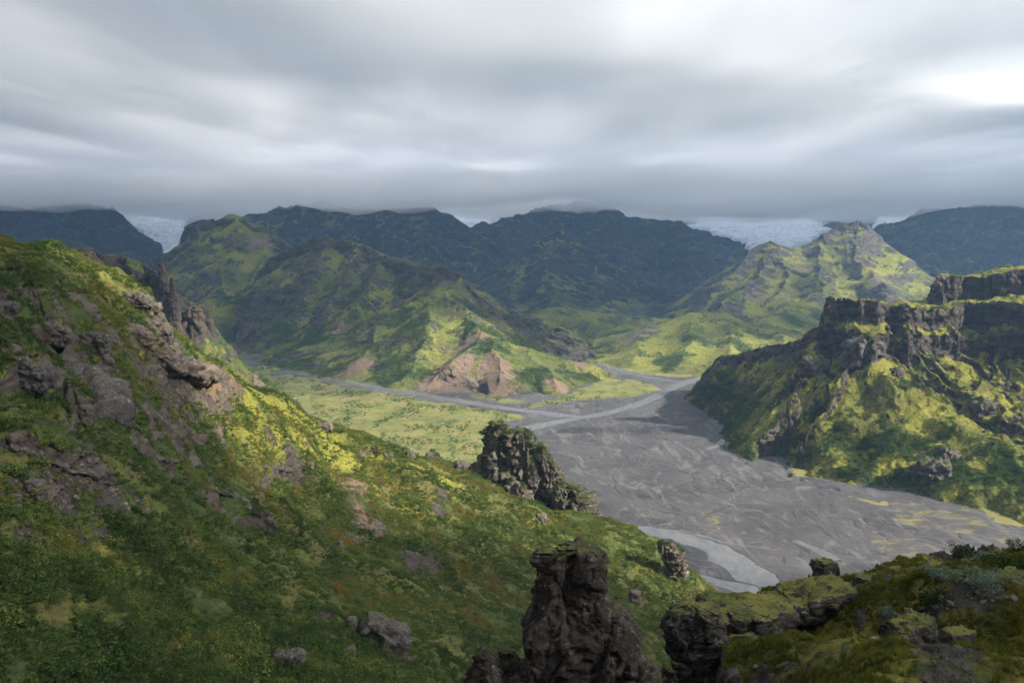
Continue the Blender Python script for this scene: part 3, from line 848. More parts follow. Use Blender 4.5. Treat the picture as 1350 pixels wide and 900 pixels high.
veg = np.maximum.reduce([
    fpoly([(300, 500), (380, 493), (450, 509), (540, 524), (640, 540), (690, 548), (640, 570), (690, 590), (640, 640), (420, 640), (250, 560)]),
    fpoly([(690, 537), (745, 520), (800, 497), (850, 503), (872, 512), (850, 521), (760, 528), (700, 538)]),
    fpoly([(330, 458), (395, 470), (370, 462), (350, 455)]),
    fpoly([(790, 466), (830, 474), (905, 490), (912, 497), (850, 494), (800, 484)]),
    fpoly([(400, 480), (560, 500), (640, 527), (700, 533), (690, 528), (560, 505), (430, 487)]) * 0.9,
    fpoly([(330, 487), (352, 476), (378, 487), (350, 495)])])
yel = np.maximum.reduce([
    fpoly([(1036, 615), (1080, 620), (1180, 637), (1182, 642), (1120, 633), (1045, 625)]),
    fpoly([(1125, 653), (1150, 656), (1178, 664), (1160, 665)]),
    fpoly([(1280, 665), (1340, 680), (1400, 700), (1400, 705), (1320, 688)]),
    fpoly([(1170, 660), (1240, 668), (1330, 700), (1350, 712), (1260, 705), (1190, 690)]) * 0.45,
    fpoly([(1150, 700), (1230, 715), (1280, 735), (1220, 745), (1160, 725)]) * 0.42,
    fpoly([(1220, 640), (1300, 665), (1350, 690), (1350, 696), (1280, 676)]) * 0.5,
    fpoly([(925, 675), (945, 680), (950, 696), (938, 690)]) * 0.5,
    fpoly([(905, 528), (930, 531), (925, 535)]) * 0.8,
    fpoly([(340, 500), (420, 495), (520, 515), (620, 535), (600, 545), (450, 540)]) * 0.4])
far_veg = smooth(1850, 2050, YY)
veg = np.maximum(veg, far_veg)
mfl, tfl, bfl = nt('riverbed_gravel'); N = NB(tfl)
gpos = N.pos()
g1 = N.noise(0.012, 6, 0.65); g2 = N.noise(0.09, 6, 0.7); g3 = N.noise(0.7, 4, 0.7)
str_ = N.noise(1.0, 5, 0.65, N.scalev((0.05, 0.012, 0.05)), 1.2)
gc = N.mix(N.ramp(g1, 0.36, 0.64), (0.043, 0.042, 0.044), (0.066, 0.063, 0.063))
gc = N.mix(N.ramp(str_, 0.52, 0.66), gc, (0.100, 0.096, 0.093))
gc = N.mix(N.math('MULTIPLY', N.ramp(N.attr('crease'), 0.08, 0.8), 0.8), gc, (0.028, 0.028, 0.031))
gc = N.mix(N.math('MULTIPLY', N.ramp(N.attr('wet'), 0.0, 1.0), 0.55), gc, (0.050, 0.050, 0.054))
gc = N.mix(N.math('MULTIPLY', N.attr('pale'), 0.45), gc, (0.150, 0.142, 0.134))
gc = N.vary(gc, g2, 0.28); gc = N.vary(gc, g3, 0.25)
vg = N.mix(N.ramp(N.noise(0.03, 5, 0.65), 0.4, 0.6), (0.160, 0.150, 0.050), (0.100, 0.112, 0.028))
vg = N.mix(N.ramp(N.noise(1.0, 5, 0.7, N.scalev((0.05, 0.02, 0.05))), 0.53, 0.63), vg, (0.045, 0.068, 0.018))
vg = N.vary(vg, g3, 0.35)
vf = N.ramp(N.math('ADD', N.attr('veg'), N.math('MULTIPLY_ADD', g2, 0.7, -0.35)), 0.35, 0.6)
gc = N.mix(vf, gc, vg)
yf = N.ramp(N.math('ADD', N.attr('yel'), N.math('MULTIPLY_ADD', N.noise(1.0, 7, 0.75, N.scalev((0.03, 0.09, 0.05)), 0.8), 2.4, -1.2)), 0.35, 0.8)
gc = N.mix(N.math('MULTIPLY', yf, 0.9), gc, (0.165, 0.148, 0.048))
N.l(gc, bfl.inputs['Base Color']); bfl.inputs['Roughness'].default_value = 0.9
bfl.inputs['Specular IOR Level'].default_value = 0.2
N.l(N.bump(N.math('ADD', g2, N.math('MULTIPLY', g3, 0.4)), 0.7, 1.2), bfl.inputs['Normal'])
att = dict(crease=np.clip(crease, 0, 1.4), pale=np.clip(pale, 0, 1), wet=wet, veg=veg, yel=yel)
mesh_obj('riverbed', V.reshape(-1, 3), grid_faces(*V.shape[:2]), mfl, {k: q.reshape(-1) for k, q in att.items()}, kind='structure', label='braided grey gravel riverbed on the valley floor')
SURF['floor'] = (V, dict(veg=veg))
# one coarse sheet below everything, out to the horizon
gx = np.concatenate([-np.geomspace(40000, 300, 18), np.geomspace(300, 40000, 18)])
GX, GY = np.meshgrid(gx, gx, indexing='ij')
mesh_obj('ground', np.stack([GX, GY, 0 * GX - 14 - 0.0], -1).reshape(-1, 3), grid_faces(len(gx), len(gx)), M['far'],
         dict(rock=0 * GX.ravel(), scree=0 * GX.ravel() + 0.3, moss=0 * GX.ravel() + 0.3, shrub=0 * GX.ravel() + 0.4), kind='structure', label='low green land reaching to the horizon')
# silty water
mw, tw, bw = nt('silty_river_water'); N = NB(tw)
wn_ = N.noise(1.0, 5, 0.65, N.scalev((0.10, 0.05, 0.1)), 0.8)
wc = N.mix(N.ramp(wn_, 0.35, 0.65), (0.085, 0.087, 0.091), (0.120, 0.119, 0.118))
N.l(wc, bw.inputs['Base Color']); bw.inputs['Roughness'].default_value = 0.22
bw.inputs['IOR'].default_value = 1.33
N.l(N.bump(N.noise(0.9, 3, 0.6), 0.25, 0.25), bw.inputs['Normal'])
wlab = ['grey meltwater channel curving past the right hill foot', 'grey braided stream from the left side valley', 'thin side stream joining the main channel', 'broad pale channel below the near crag',
        'narrow white stream beside the broad pale channel', 'stream winding out from the valley gap', 'thin stream in the shade of the right hill', 'short bright rivulet in the gravel', 'second braid of the left side valley stream']
for q, lb, zz in zip(CHQ, wlab, (-.12, -.14, -.10, -.12, -.16, -.18, -.12, -.12, -.20)):
    tg = np.gradient(q[:, :2], axis=0); tg /= np.linalg.norm(tg, axis=1)[:, None] + 1e-9
    nrm = np.stack([-tg[:, 1], tg[:, 0]], 1)
    off = np.linspace(-1, 1, 5)
    P = q[:, None, :2] + nrm[:, None, :] * (off[None, :, None] * (q[:, 2] * 0.5 * 1.4 + 3)[:, None, None])
    Vw = np.concatenate([P, np.full(P.shape[:2] + (1,), zz)], -1)
    fc = grid_faces(*Vw.shape[:2])
    nzz = np.cross(Vw[1, 0] - Vw[0, 0], Vw[0, 1] - Vw[0, 0])[2]
    mesh_obj('river', Vw.reshape(-1, 3), fc if nzz > 0 else fc[:, ::-1], mw, kind='structure', label=lb)

# ================================================================== rocks that stand free (each a thing)
import bmesh
M['rock_dark'] = rock_mat('dark_tuff_rock', 0.7, (0.036, 0.029, 0.024), (0.064, 0.050, 0.040), (0.098, 0.077, 0.062), (0.105, 0.105, 0.018), (0.24, 0.21, 0.17), 0.80)
M['rock_fore'] = rock_mat('mossy_foreground_rock', 0.35, (0.030, 0.027, 0.025), (0.060, 0.053, 0.047), (0.10, 0.088, 0.076), (0.15, 0.14, 0.03), (0.30, 0.28, 0.24), 0.72)
M['rock_slope'] = rock_mat('brown_slope_rock', 1.3, (0.085, 0.068, 0.056), (0.14, 0.112, 0.090), (0.20, 0.165, 0.13), (0.10, 0.11, 0.02), (0.30, 0.27, 0.22), 0.95)
M['rock_grey'] = rock_mat('grey_slope_rock', 1.2, (0.060, 0.053, 0.050), (0.105, 0.090, 0.080), (0.15, 0.13, 0.11), (0.10, 0.11, 0.02), (0.27, 0.25, 0.21), 0.9)
M['rock_crag'] = rock_mat('crag_rock', 2.2, (0.060, 0.052, 0.046), (0.13, 0.105, 0.085), (0.21, 0.17, 0.135), (0.055, 0.075, 0.016), (0.26, 0.22, 0.16), 0.62)
PROJ = {}
def ground_at(key, px, py, rad=3.0):
    if key not in PROJ:
        V_ = SURF[key][0]
        PROJ[key] = to_px(V_[..., 0], V_[..., 1], V_[..., 2])
    ax, ay = PROJ[key]
    V_ = SURF[key][0]
    r = rad
    for _ in range(7):
        m = (np.abs(ax - px) < r) & (np.abs(ay - py) < r) & (V_[..., 1] > 5)
        if m.any(): break
        r *= 1.8
    P = V_[m]
    if not len(P):
        return hit(px, py)
    y0 = P[:, 1].min()
    return P[P[:, 1] < y0 * 1.04 + 1].mean(0)
def blocky(P, nrm, size, amp, seed, strata=0.4, vert=0.8):
    s = np.array([1, 1, vert])
    f1, f2, fc = worley3(P * s / size + 5.3, seed)
    g1, g2, gc = worley3(P * s / (size * 0.40) + 2.1, seed + 4)
    st = noise3(P * np.array([0.2, 0.2, 1.6]) / size, seed + 9)
    q1, q2, qc = worley3(P * s / (size * 0.17) + 9.7, seed + 6)
    d = amp * (fc * 0.9 + qc * 0.22 - 0.28 * np.exp(-((f2 - f1) / 0.05) ** 2) + gc * 0.45 - 0.08 * np.exp(-((g2 - g1) / 0.09) ** 2) + strata * st + 0.28 * fbm3(P / size * 1.3, 3, seed + 2, 0.5))
    return P + nrm * d[:, None]
_ico = {}
def ico(sub):
    if sub not in _ico:
        bm = bmesh.new(); bmesh.ops.create_icosphere(bm, subdivisions=sub, radius=1.0)
        v = np.array([q.co[:] for q in bm.verts]); f = np.array([[q.index for q in t.verts] for t in bm.faces]); bm.free()
        _ico[sub] = (v, f)
    return _ico[sub]
def rock_blob(name, c, size, rotz, seed, mat, label, cat='rock', sub=5, amp=0.22, cell=0.55, group=None, top_flat=0.0, strata=0.4, tilt=0.0):
    v, f = ico(sub)
    p = np.sign(v) * np.abs(v) ** 0.78
    p /= np.maximum(np.abs(p).max(1, keepdims=True), 1e-6) ** 0.45
    S = np.asarray(size, float)
    P = p * S
    n = v / S; n /= np.linalg.norm(n, axis=1)[:, None]
    m = float(S.min())
    P = blocky(P, n, m * cell * 2, m * amp * 1.6, seed, strata)
    if tilt:
        ct, st_ = cos(tilt), sin(tilt)
        P = np.stack([P[:, 0] * ct + P[:, 2] * st_, P[:, 1], -P[:, 0] * st_ + P[:, 2] * ct], 1)
    cr, sr = cos(rotz), sin(rotz)
    P = np.stack([P[:, 0] * cr - P[:, 1] * sr, P[:, 0] * sr + P[:, 1] * cr, P[:, 2]], 1)
    o = mesh_obj(name, P, f, M[mat], label=label, cat=cat, group=group)
    o.location = tuple(c)
    return o
def rock_tower(name, rows, Y, depth, seed, mat, label, cat='rock', na=150, nr=170, cell=0.5, amp=0.12, strata=0.4, sq=0.75, vert=0.8):
    """rows: (py, px_left, px_right) from top to base, at distance Y; depth = depth/width"""
    Rr = np.array([(at(0, a, Y)[2], at(b, a, Y)[0], at(c, a, Y)[0]) for a, b, c in rows])
    t = np.linspace(0, 1, nr)
    zz = np.interp(t, np.linspace(0, 1, len(Rr)), Rr[:, 0])
    o_ = np.argsort(Rr[:, 0])
    xl = np.interp(zz, Rr[o_, 0], Rr[o_, 1]); xr = np.interp(zz, Rr[o_, 0], Rr[o_, 2])
    cx = (xl + xr) / 2; hw = (xr - xl) / 2
    th = np.linspace(0, 2 * pi, na, endpoint=False)
    ce, se = np.cos(th), np.sin(th)
    ex = np.sign(ce) * np.abs(ce) ** sq; ey = np.sign(se) * np.abs(se) ** sq
    dm = np.maximum(hw, hw.mean() * 0.6) * depth
    P = np.stack([cx[None, :] + ex[:, None] * hw[None, :], Y + ey[:, None] * dm[None, :] + 0 * zz[None, :], zz[None, :] + 0 * th[:, None]], -1)
    n = np.stack([ce[:, None] + 0 * zz[None, :], se[:, None] + 0 * zz[None, :], 0.15 + 0 * P[..., 0]], -1)
    size = hw.mean() * 2 * cell
    base = P[0, -1].copy(); base = np.array([cx[-1], Y, zz[-1]])
    Q = (P - base).reshape(-1, 3)
    Q = blocky(Q, n.reshape(-1, 3), size, size * amp * 2, seed, strata, vert)
    top = np.array([[cx[0] - base[0], dm[0] * 0, zz[0] - base[2] + hw[0] * 0.12]])
    v = np.concatenate([Q, top])
    fq = grid_faces(na, nr, wrap=True)[:, ::-1]
    ci = len(v) - 1
    i = np.arange(na)
    ft = np.stack([i * nr, ((i + 1) % na) * nr, np.full(na, ci), np.full(na, ci)], -1)
    # triangles for the cap, as degenerate-free quads split later
    me_f = np.concatenate([np.stack([fq[:, 0], fq[:, 1], fq[:, 2]], -1), np.stack([fq[:, 0], fq[:, 2], fq[:, 3]], -1), ft[:, [0, 1, 2]]])
    o = mesh_obj(name, v, me_f, M[mat], label=label, cat=cat)
    o.location = tuple(base)
    return o
def rock_ledge(name, key, pts, h, seed, mat, label, over=0.55, dirn=None, n=110, cat='rock ledge'):
    """a bench of rock along the slope with an overhanging lip and a recess below it"""
    K = np.array([ground_at(key, *p) for p in pts]) - np.array([0, 0, 0.30 * h]); h = h * 1.25
    s = np.concatenate([[0], np.cumsum(np.linalg.norm(np.diff(K, axis=0), axis=1))])
    t = np.linspace(0, s[-1], n)
    C = np.stack([np.interp(t, s, K[:, k]) for k in range(3)], 1)
    C = blur(C, 5, 0)
    tg = np.gradient(C, axis=0); tg[:, 2] = 0; tg /= np.linalg.norm(tg, axis=1)[:, None] + 1e-9
    out = np.stack([tg[:, 1], -tg[:, 0], 0 * tg[:, 0]], 1)          # towards the camera side
    if (out[:, 1].mean() > 0): out = -out
    sec = np.array([(-2.2, -1.6), (-2.4, -0.5), (-1.6, 0.18), (-0.7, 0.30), (0.1, 0.22), (0.48, 0.05), (over, -0.12), (over * 0.85, -0.30), (0.10, -0.40), (-0.25, -0.62), (-0.20, -0.95), (0.15, -1.25), (0.30, -1.7), (-0.8, -2.0)])
    sec = np.concatenate([sec, sec[:1]])
    tt = np.linspace(0, len(sec) - 1, 72)[:-1]
    sec = np.stack([np.interp(tt, np.arange(len(sec)), sec[:, k]) for k in range(2)], 1)
    e = np.linspace(0, 1, n)
    sc = h * (np.sqrt(np.clip(1 - (2 * e - 1) ** 4, 0.003, 1))) * (0.8 + 0.35 * noise2(e * 6, 0 * e, seed))
    P = C[:, None, :] + out[:, None, :] * (sec[None, :, 0:1] * sc[:, None, None]) + np.array([0, 0, 1.0]) * (sec[None, :, 1:2] * sc[:, None, None])
    cc = P.mean(1, keepdims=True)
    nr = P - cc; nr /= np.linalg.norm(nr, axis=-1, keepdims=True) + 1e-9
    base = C.mean(0)
    Q = blocky((P - base).reshape(-1, 3), nr.reshape(-1, 3), h * 1.1, h * 0.42, seed, 0.4)
    m = len(tt)
    i = np.arange(n - 1)[:, None]; j = np.arange(m)[None, :]
    f = np.stack([i * m + j, i * m + (j + 1) % m, (i + 1) * m + (j + 1) % m, (i + 1) * m + j], -1).reshape(-1, 4)
    f = np.concatenate([f[:, [0, 1, 2]], f[:, [0, 2, 3]]])
    c0 = len(Q); Q = np.concatenate([Q, Q[:m].mean(0, keepdims=True), Q[-m:].mean(0, keepdims=True)])
    k = np.arange(m)
    f = np.concatenate([f, np.stack([(k + 1) % m, k, np.full(m, c0)], -1), np.stack([k + (n - 1) * m, (k + 1) % m + (n - 1) * m, np.full(m, c0 + 1)], -1)])
    o = mesh_obj(name, Q, f, M[mat], label=label, cat=cat)
    o.location = tuple(base)
    return o

# --- the dark pinnacle in the foreground and its two small neighbours
rock_tower('rock_pinnacle', [(720, 754, 770), (724, 740, 782), (730, 716, 791), (740, 707, 801), (752, 714, 801), (758, 717, 800), (772, 708, 799), (788, 701, 801), (800, 699, 812), (812, 694, 828), (830, 685, 839), (845, 686, 844), (862, 688, 851), (882, 690, 861), (900, 676, 872), (950, 650, 900), (1010, 620, 930)],
           72, 0.62, 31, 'rock_dark', 'tall dark rock pinnacle in the bottom centre foreground', cell=0.36, amp=0.17, strata=0.10, vert=0.5, na=260, nr=300, sq=0.6)
rock_tower('rock_spire', [(853, 632, 641), (862, 626, 649), (875, 620, 656), (890, 614, 662), (905, 608, 668), (960, 590, 690)], 70, 0.8, 32, 'rock_dark', 'small pointed dark spire left of the tall pinnacle', na=90, nr=90, cell=0.5, amp=0.16)
rock_tower('rock_spire', [(858, 660, 676), (864, 655, 684), (880, 655, 695), (900, 650, 705), (960, 635, 720)], 74, 0.8, 33, 'rock_dark', 'blunt dark rock between the spire and the tall pinnacle', na=90, nr=90, cell=0.5, amp=0.16)

# --- the dark crag of the near spur: wall, lip and boulders
def edge_rock(px, py, Y, size, rotz, seed, label, mat='rock_fore', name='rock_outcrop', tilt=0.0, amp=0.2, sub=5, cat='rock', cell=0.5):
    return rock_blob(name, at(px, py, Y), size, rotz, seed, mat, label, cat, sub, amp, cell, tilt=tilt)
rock_tower('rock_wall', [(797, 892, 925), (802, 884, 948), (815, 878, 955), (835, 877, 957), (850, 879, 955), (865, 885, 950), (885, 893, 945), (900, 898, 940), (980, 900, 950)], 29.5, 0.55, 41, 'rock_fore', 'dark rock wall at the left end of the near crag', cell=0.42, amp=0.16)
rock_tower('rock_wall', [(803, 930, 985), (808, 922, 1020), (822, 918, 1030), (840, 920, 1025), (852, 925, 1000), (880, 920, 1010)], 31.5, 0.5, 42, 'rock_fore', 'dark middle wall of the near crag below the mossy rim', cell=0.4, amp=0.15, nr=110)
edge_rock(985, 806, 33.5, (2.1, 1.2, 0.55), 0.15, 43, 'mossy rim rock along the top of the near crag', tilt=0.1)
edge_rock(1075, 789, 35.5, (1.75, 1.3, 0.62), 0.2, 44, 'overhanging mossy rock lip above a dark hollow', tilt=-0.12)
edge_rock(1030, 800, 35.0, (1.1, 1.0, 0.5), -0.2, 45, 'rounded mossy block left of the overhanging lip')
edge_rock(1088, 752, 39.5, (0.62, 0.5, 0.62), 0.4, 46, 'upright lichen covered boulder on the rim of the near crag', sub=5, name='boulder', cat='boulder')
edge_rock(1136, 768, 37.5, (0.42, 0.38, 0.40), 0.8, 47, 'dark round boulder right of the overhanging lip', sub=4, name='boulder', cat='boulder')
edge_rock(1151, 761, 39.0, (0.32, 0.28, 0.22), 0.2, 48, 'small dark stone beside the dark round boulder', sub=4, name='boulder', cat='boulder')
edge_rock(1180, 752, 41.0, (0.45, 0.3, 0.22), 0.3, 49, 'flat dark stone on the ridge line left of the bushes', sub=4, name='boulder', cat='boulder')
edge_rock(1336, 769, 32.0, (0.9, 0.7, 0.5), 0.6, 50, 'dark angular rock at the right edge of the near slope', sub=5)
edge_rock(1200, 832, 27.0, (0.95, 0.6, 0.5), 0.5, 51, 'grey lichen spotted rock in the middle of the near slope', sub=5)
edge_rock(1262, 838, 25.5, (0.55, 0.4, 0.25), 0.3, 52, 'low dark slab right of the lichen spotted rock', sub=4)
edge_rock(1105, 872, 24.5, (0.75, 0.6, 0.30), 0.5, 53, 'pale mossy rock at the bottom of the near slope', sub=5)
edge_rock(1150, 893, 23.0, (0.85, 0.6, 0.35), 0.6, 54, 'rough grey rock cut by the bottom edge', sub=5)
edge_rock(905, 898, 30.0, (0.9, 0.8, 0.6), 0.2, 55, 'black rock at the foot of the near crag', sub=5)

# --- crag in the middle distance, above the riverbed
for rows, Y_, sd, lb in [
    ([(558, 657, 664), (563, 650, 672), (574, 643, 680), (590, 635, 688), (610, 627, 692), (640, 626, 694), (700, 628, 696)], 548, 61, 'tall jagged rock tower above the riverbed with green ledges'),
    ([(565, 680, 688), (570, 673, 698), (584, 669, 710), (606, 668, 717), (640, 670, 720), (700, 668, 722)], 540, 68, 'second peak of the crag, right of its tallest tower'),
    ([(588, 708, 714), (595, 702, 721), (612, 698, 728), (640, 699, 730), (668, 702, 728), (720, 700, 726)], 534, 69, 'steep right end of the crag facing the riverbed')]:
    rock_tower('rock_crag', rows, Y_, 0.75, sd, 'rock_crag', lb, na=170, nr=190, cell=0.34, amp=0.36, vert=0.34, sq=1.0)
rock_tower('rock_crag', [(638, 742, 756), (642, 731, 768), (652, 727, 775), (668, 727, 780), (685, 730, 786), (705, 735, 790), (740, 730, 795)], 515, 0.7, 62, 'rock_crag', 'smaller craggy knob right of the tall rock tower', na=150, nr=130, cell=0.28, amp=0.45, vert=0.4, sq=0.95)
rock_tower('rock_crag', [(606, 718, 724), (614, 713, 734), (630, 711, 741), (655, 712, 746), (680, 715, 750), (720, 712, 755)], 532, 0.7, 67, 'rock_crag', 'broken rock shoulder between the tall tower and the smaller knob', na=140, nr=140, cell=0.26, amp=0.45, vert=0.4, sq=0.95)
rock_tower('rock_crag', [(594, 568, 572), (600, 564, 578), (612, 566, 585), (628, 572, 598), (645, 580, 606), (665, 585, 610)], 560, 0.6, 63, 'rock_slope', 'jagged brown rock rib left of the tall rock tower', na=90, nr=90, cell=0.4, amp=0.26, vert=0.5)
rock_tower('rock_crag', [(640, 642, 652), (646, 638, 656), (655, 640, 660), (668, 644, 664), (685, 640, 668)], 505, 0.6, 64, 'rock_slope', 'short pale rock tooth below the tall rock tower', na=80, nr=80, cell=0.45, amp=0.26, vert=0.5)
rock_tower('rock_crag', [(636, 672, 690), (642, 668, 697), (655, 668, 700), (672, 665, 705)], 510, 0.6, 65, 'rock_slope', 'low broken rock band between the tooth and the tower', na=90, nr=80, cell=0.4, amp=0.26, vert=0.5)
rock_tower('rock_crag', [(712, 872, 880), (717, 868, 890), (727, 869, 899), (740, 874, 903), (758, 880, 906)], 430, 0.6, 66, 'rock_slope', 'brown rock knob on the slope end above the pale channel', na=90, nr=80, cell=0.4, amp=0.26, vert=0.5)
for px, w_, hgt, lb, sd in [(541, 6, 9, 'small dark rock tooth at the left end of the shoulder', 71), (566, 5, 8, 'small dark tooth right of the left end one', 72), (622, 9, 12, 'dark rock block at the left foot of the tall tower', 73)]:
    g = ground_at('A', px, 603)
    s_ = g[1] / FPX
    rock_blob('rock', g + np.array([0, 0, hgt * s_ * 0.3]), (w_ * s_, w_ * s_ * 0.8, hgt * s_ * 0.8), 0.3, sd, 'rock_grey', lb, sub=4, amp=0.25)

# --- outcrops on the left hillside
def slope_rock(px, py, w_, h_, seed, label, mat='rock_slope', lift=0.15, dep=0.8, sub=5, name='rock_outcrop', rot=0.0, tilt=0.0, amp=0.22, strata=0.4):
    g = ground_at('A', px, py)
    s_ = math.hypot(g[1], g[2] - CAMZ) / FPX
    return rock_blob(name, g + np.array([0, 0.3 * w_ * s_, lift * h_ * s_]), (w_ * 0.5 * s_ * 1.05, w_ * 0.5 * s_ * dep, h_ * 0.5 * s_ * 1.15), rot, seed, mat, label, 'rock', sub, amp, 0.5, tilt=tilt, strata=strata)
slope_rock(132, 541, 28, 36, 81, 'single brown upright boulder on the left hillside', dep=0.8, lift=0.1, strata=0.1, amp=0.15)
slope_rock(106, 545, 20, 16, 82, 'low brown rock left of the single upright boulder', dep=0.8, sub=4)
slope_rock(118, 462, 40, 30, 83, 'broad grey brown outcrop high on the left hillside', 'rock_grey', dep=0.6, amp=0.28)
slope_rock(62, 446, 44, 24, 84, 'rugged brown outcrop near the left edge', 'rock_slope', dep=0.5, amp=0.3, tilt=0.2)
slope_rock(22, 503, 70, 34, 85, 'dark overhung rock face at the left edge', 'rock_grey', dep=0.5, amp=0.26, tilt=0.25)
slope_rock(170, 398, 46, 16, 86, 'dark rock band just below the skyline of the hillside', 'rock_grey', dep=0.6, amp=0.28, tilt=0.2)
slope_rock(198, 408, 22, 12, 87, 'pale topped block at the end of the skyline rock band', 'rock_slope', dep=0.7, sub=4)
slope_rock(8, 412, 24, 20, 88, 'grey rock knob at the upper left edge', 'rock_grey', dep=0.7)
slope_rock(215, 447, 20, 18, 89, 'dark jagged rock on the lit crest', 'rock_grey', dep=0.6)
slope_rock(175, 445, 42, 18, 90, 'pinkish brown broken rock below the skyline band', 'rock_slope', dep=0.6, tilt=0.5)
slope_rock(425, 567, 22, 12, 91, 'pale fluted rock face on the lit shoulder', 'rock_slope', dep=0.5, sub=4)
slope_rock(503, 858, 60, 44, 92, 'grey lichened outcrop among scrub near the bottom edge', 'rock_grey', dep=0.6, tilt=0.35)
slope_rock(463, 827, 13, 17, 93, 'small pale boulder above the lichened bottom outcrop', 'rock_slope', sub=4)
slope_rock(460, 865, 12, 15, 94, 'small grey boulder left of the lichened bottom outcrop', 'rock_grey', sub=4)
slope_rock(378, 878, 36, 20, 95, 'dark low rock with a hollow at the bottom of the hillside', 'rock_grey', dep=0.7)
slope_rock(40, 652, 26, 26, 96, 'dark rock standing in the bare earth patch', 'rock_grey', dep=0.7, sub=4)
slope_rock(185, 677, 16, 8, 97, 'flat stone below the bare earth patch', 'rock_slope', sub=4)
slope_rock(408, 617, 8, 10, 98, 'small rock right of the dark grey ledge', 'rock_slope', sub=4)
slope_rock(447, 722, 7, 12, 99, 'tiny pale rock standing in the scrub mid slope', 'rock_slope', sub=4)
slope_rock(715, 688, 12, 14, 100, 'small pale rock in the scrub below the tall tower', 'rock_slope', sub=4)
slope_rock(838, 795, 14, 22, 101, 'pale rock showing right of the pinnacle top', 'rock_slope', sub=4)
for pts, h, sd, mt, lb in [
    ([(60, 472), (85, 478), (98, 495), (108, 530)], 5.5, 111, 'rock_grey', 'overhanging ledge right of the dark rock face'),
    ([(190, 450), (215, 468), (240, 474), (268, 482), (285, 492)], 4.2, 112, 'rock_slope', 'sunlit overhanging ledge on the crest of the hillside'),
    ([(150, 422), (172, 436), (195, 455), (212, 470)], 3.4, 113, 'rock_slope', 'long broken brown ledge leading down to the crest'),
    ([(-15, 572), (40, 592), (90, 612), (150, 636)], 2.6, 114, 'rock_grey', 'long dark ledge above the bare earth patch'),
    ([(256, 650), (280, 640), (310, 652), (340, 672), (370, 688)], 2.6, 115, 'rock_grey', 'curved ledge roofing a dark hollow mid slope'),
    ([(170, 578), (190, 597), (232, 606)], 2.4, 116, 'rock_grey', 'short stepped ledge right of the upright boulder'),
    ([(332, 610), (358, 613), (388, 618)], 3.2, 117, 'rock_grey', 'dark grey ledge in the middle of the hillside'),
    ([(238, 524), (255, 535), (272, 545)], 1.6, 118, 'rock_grey', 'thin dark ledge on the slope below the lit crest'),
    ([(465, 583), (490, 590), (525, 603)], 4.2, 119, 'rock_grey', 'dark ledge below the rim of the lit shoulder'),
    ([(385, 798), (410, 796), (445, 797)], 1.3, 120, 'rock_grey', 'small ledge over a dark crack in the lower scrub')]:
    rock_ledge('rock_ledge', 'A', pts, h, sd, mt, lb)

# --- needles on the ridge behind the left hillside
for rows, Y, sd, lb in [
    ([(344, 211, 213), (352, 209, 216), (370, 208, 221), (385, 209, 226), (400, 210, 230), (425, 208, 234), (470, 204, 240)], 935, 131, 'tall sharp rock needle below the icefall'),
    ([(366, 226, 228), (374, 224, 231), (388, 224, 233), (402, 225, 236), (425, 224, 238), (470, 220, 244)], 925, 132, 'shorter needle right of the tall sharp one'),
    ([(404, 250, 262), (409, 245, 267), (420, 240, 268), (438, 236, 269), (480, 232, 274)], 940, 133, 'broad jagged rock block at the end of the needle ridge'),
    ([(328, 100, 116), (333, 94, 124), (345, 90, 134), (365, 84, 142)], 950, 134, 'flat topped rock block on the needle ridge')]:
    rock_tower('rock_needle', rows, Y, 0.6, sd, 'rock_dark', lb, na=80, nr=90, cell=0.45, amp=0.20, sq=0.95, vert=0.4)  # dark rock material paints the needles as shaded, though the sun reaches them
# --- boulders at the foot of the right hill
for px, py, w_, lb, sd in [(968, 597, 9, 'moss covered boulder at the foot of the right hill', 141), (950, 592, 8, 'dark boulder left of the moss covered one', 142), (1232, 627, 40, 'large lichened outcrop low on the right hill', 143),
                           (1250, 604, 26, 'pale mossy outcrop above the large lichened one', 144), (1140, 470, 44, 'dark rock buttress below the left end of the long cliff', 145), (1183, 495, 18, 'dark knob on the slope below the long cliff', 146),
                           (1078, 492, 34, 'lit craggy rib top below the left end of the cliff', 147), (1300, 545, 34, 'dark bare rock scar on the right hill slope', 148)]:
    g = ground_at('C', px, py)
    s_ = g[1] / FPX
    rock_blob('rock_outcrop', g + np.array([0, 0.2 * w_ * s_, 0.1 * w_ * s_]), (w_ * s_ * 0.52, w_ * s_ * 0.45, w_ * s_ * 0.42), 0.2, sd, 'rock_crag' if w_ < 42 else 'rock_grey', lb, 'rock', 5 if w_ > 12 else 4, 0.3, 0.45)

# ================================================================== scrub, grass and plants
def leaf_mat(name, cols, trans=0.35):
    """leaf colour picked per plant by its 'tint' value"""
    m = bpy.data.materials.new(name); m.use_nodes = True
    t = m.node_tree; t.nodes.clear(); N = NB(t)
    out = N.n('ShaderNodeOutputMaterial')
    rp = N.n('ShaderNodeValToRGB')
    el = rp.color_ramp.elements
    while len(el) < len(cols): el.new(0.5)
    for e, (p, c) in zip(el, cols): e.position = p; e.color = (*c, 1)
    N.l(N.attr('tint', True), rp.inputs[0])
    c = N.vary(rp.outputs[0], N.attr('shade'), 0.35)
    d = N.n('ShaderNodeBsdfDiffuse'); tr = N.n('ShaderNodeBsdfTranslucent'); mx = N.n('ShaderNodeMixShader')
    N.l(c, d.inputs[0]); N.l(c, tr.inputs[0]); mx.inputs[0].default_value = trans
    N.l(d.outputs[0], mx.inputs[1]); N.l(tr.outputs[0], mx.inputs[2]); N.l(mx.outputs[0], out.inputs['Surface'])
    return m
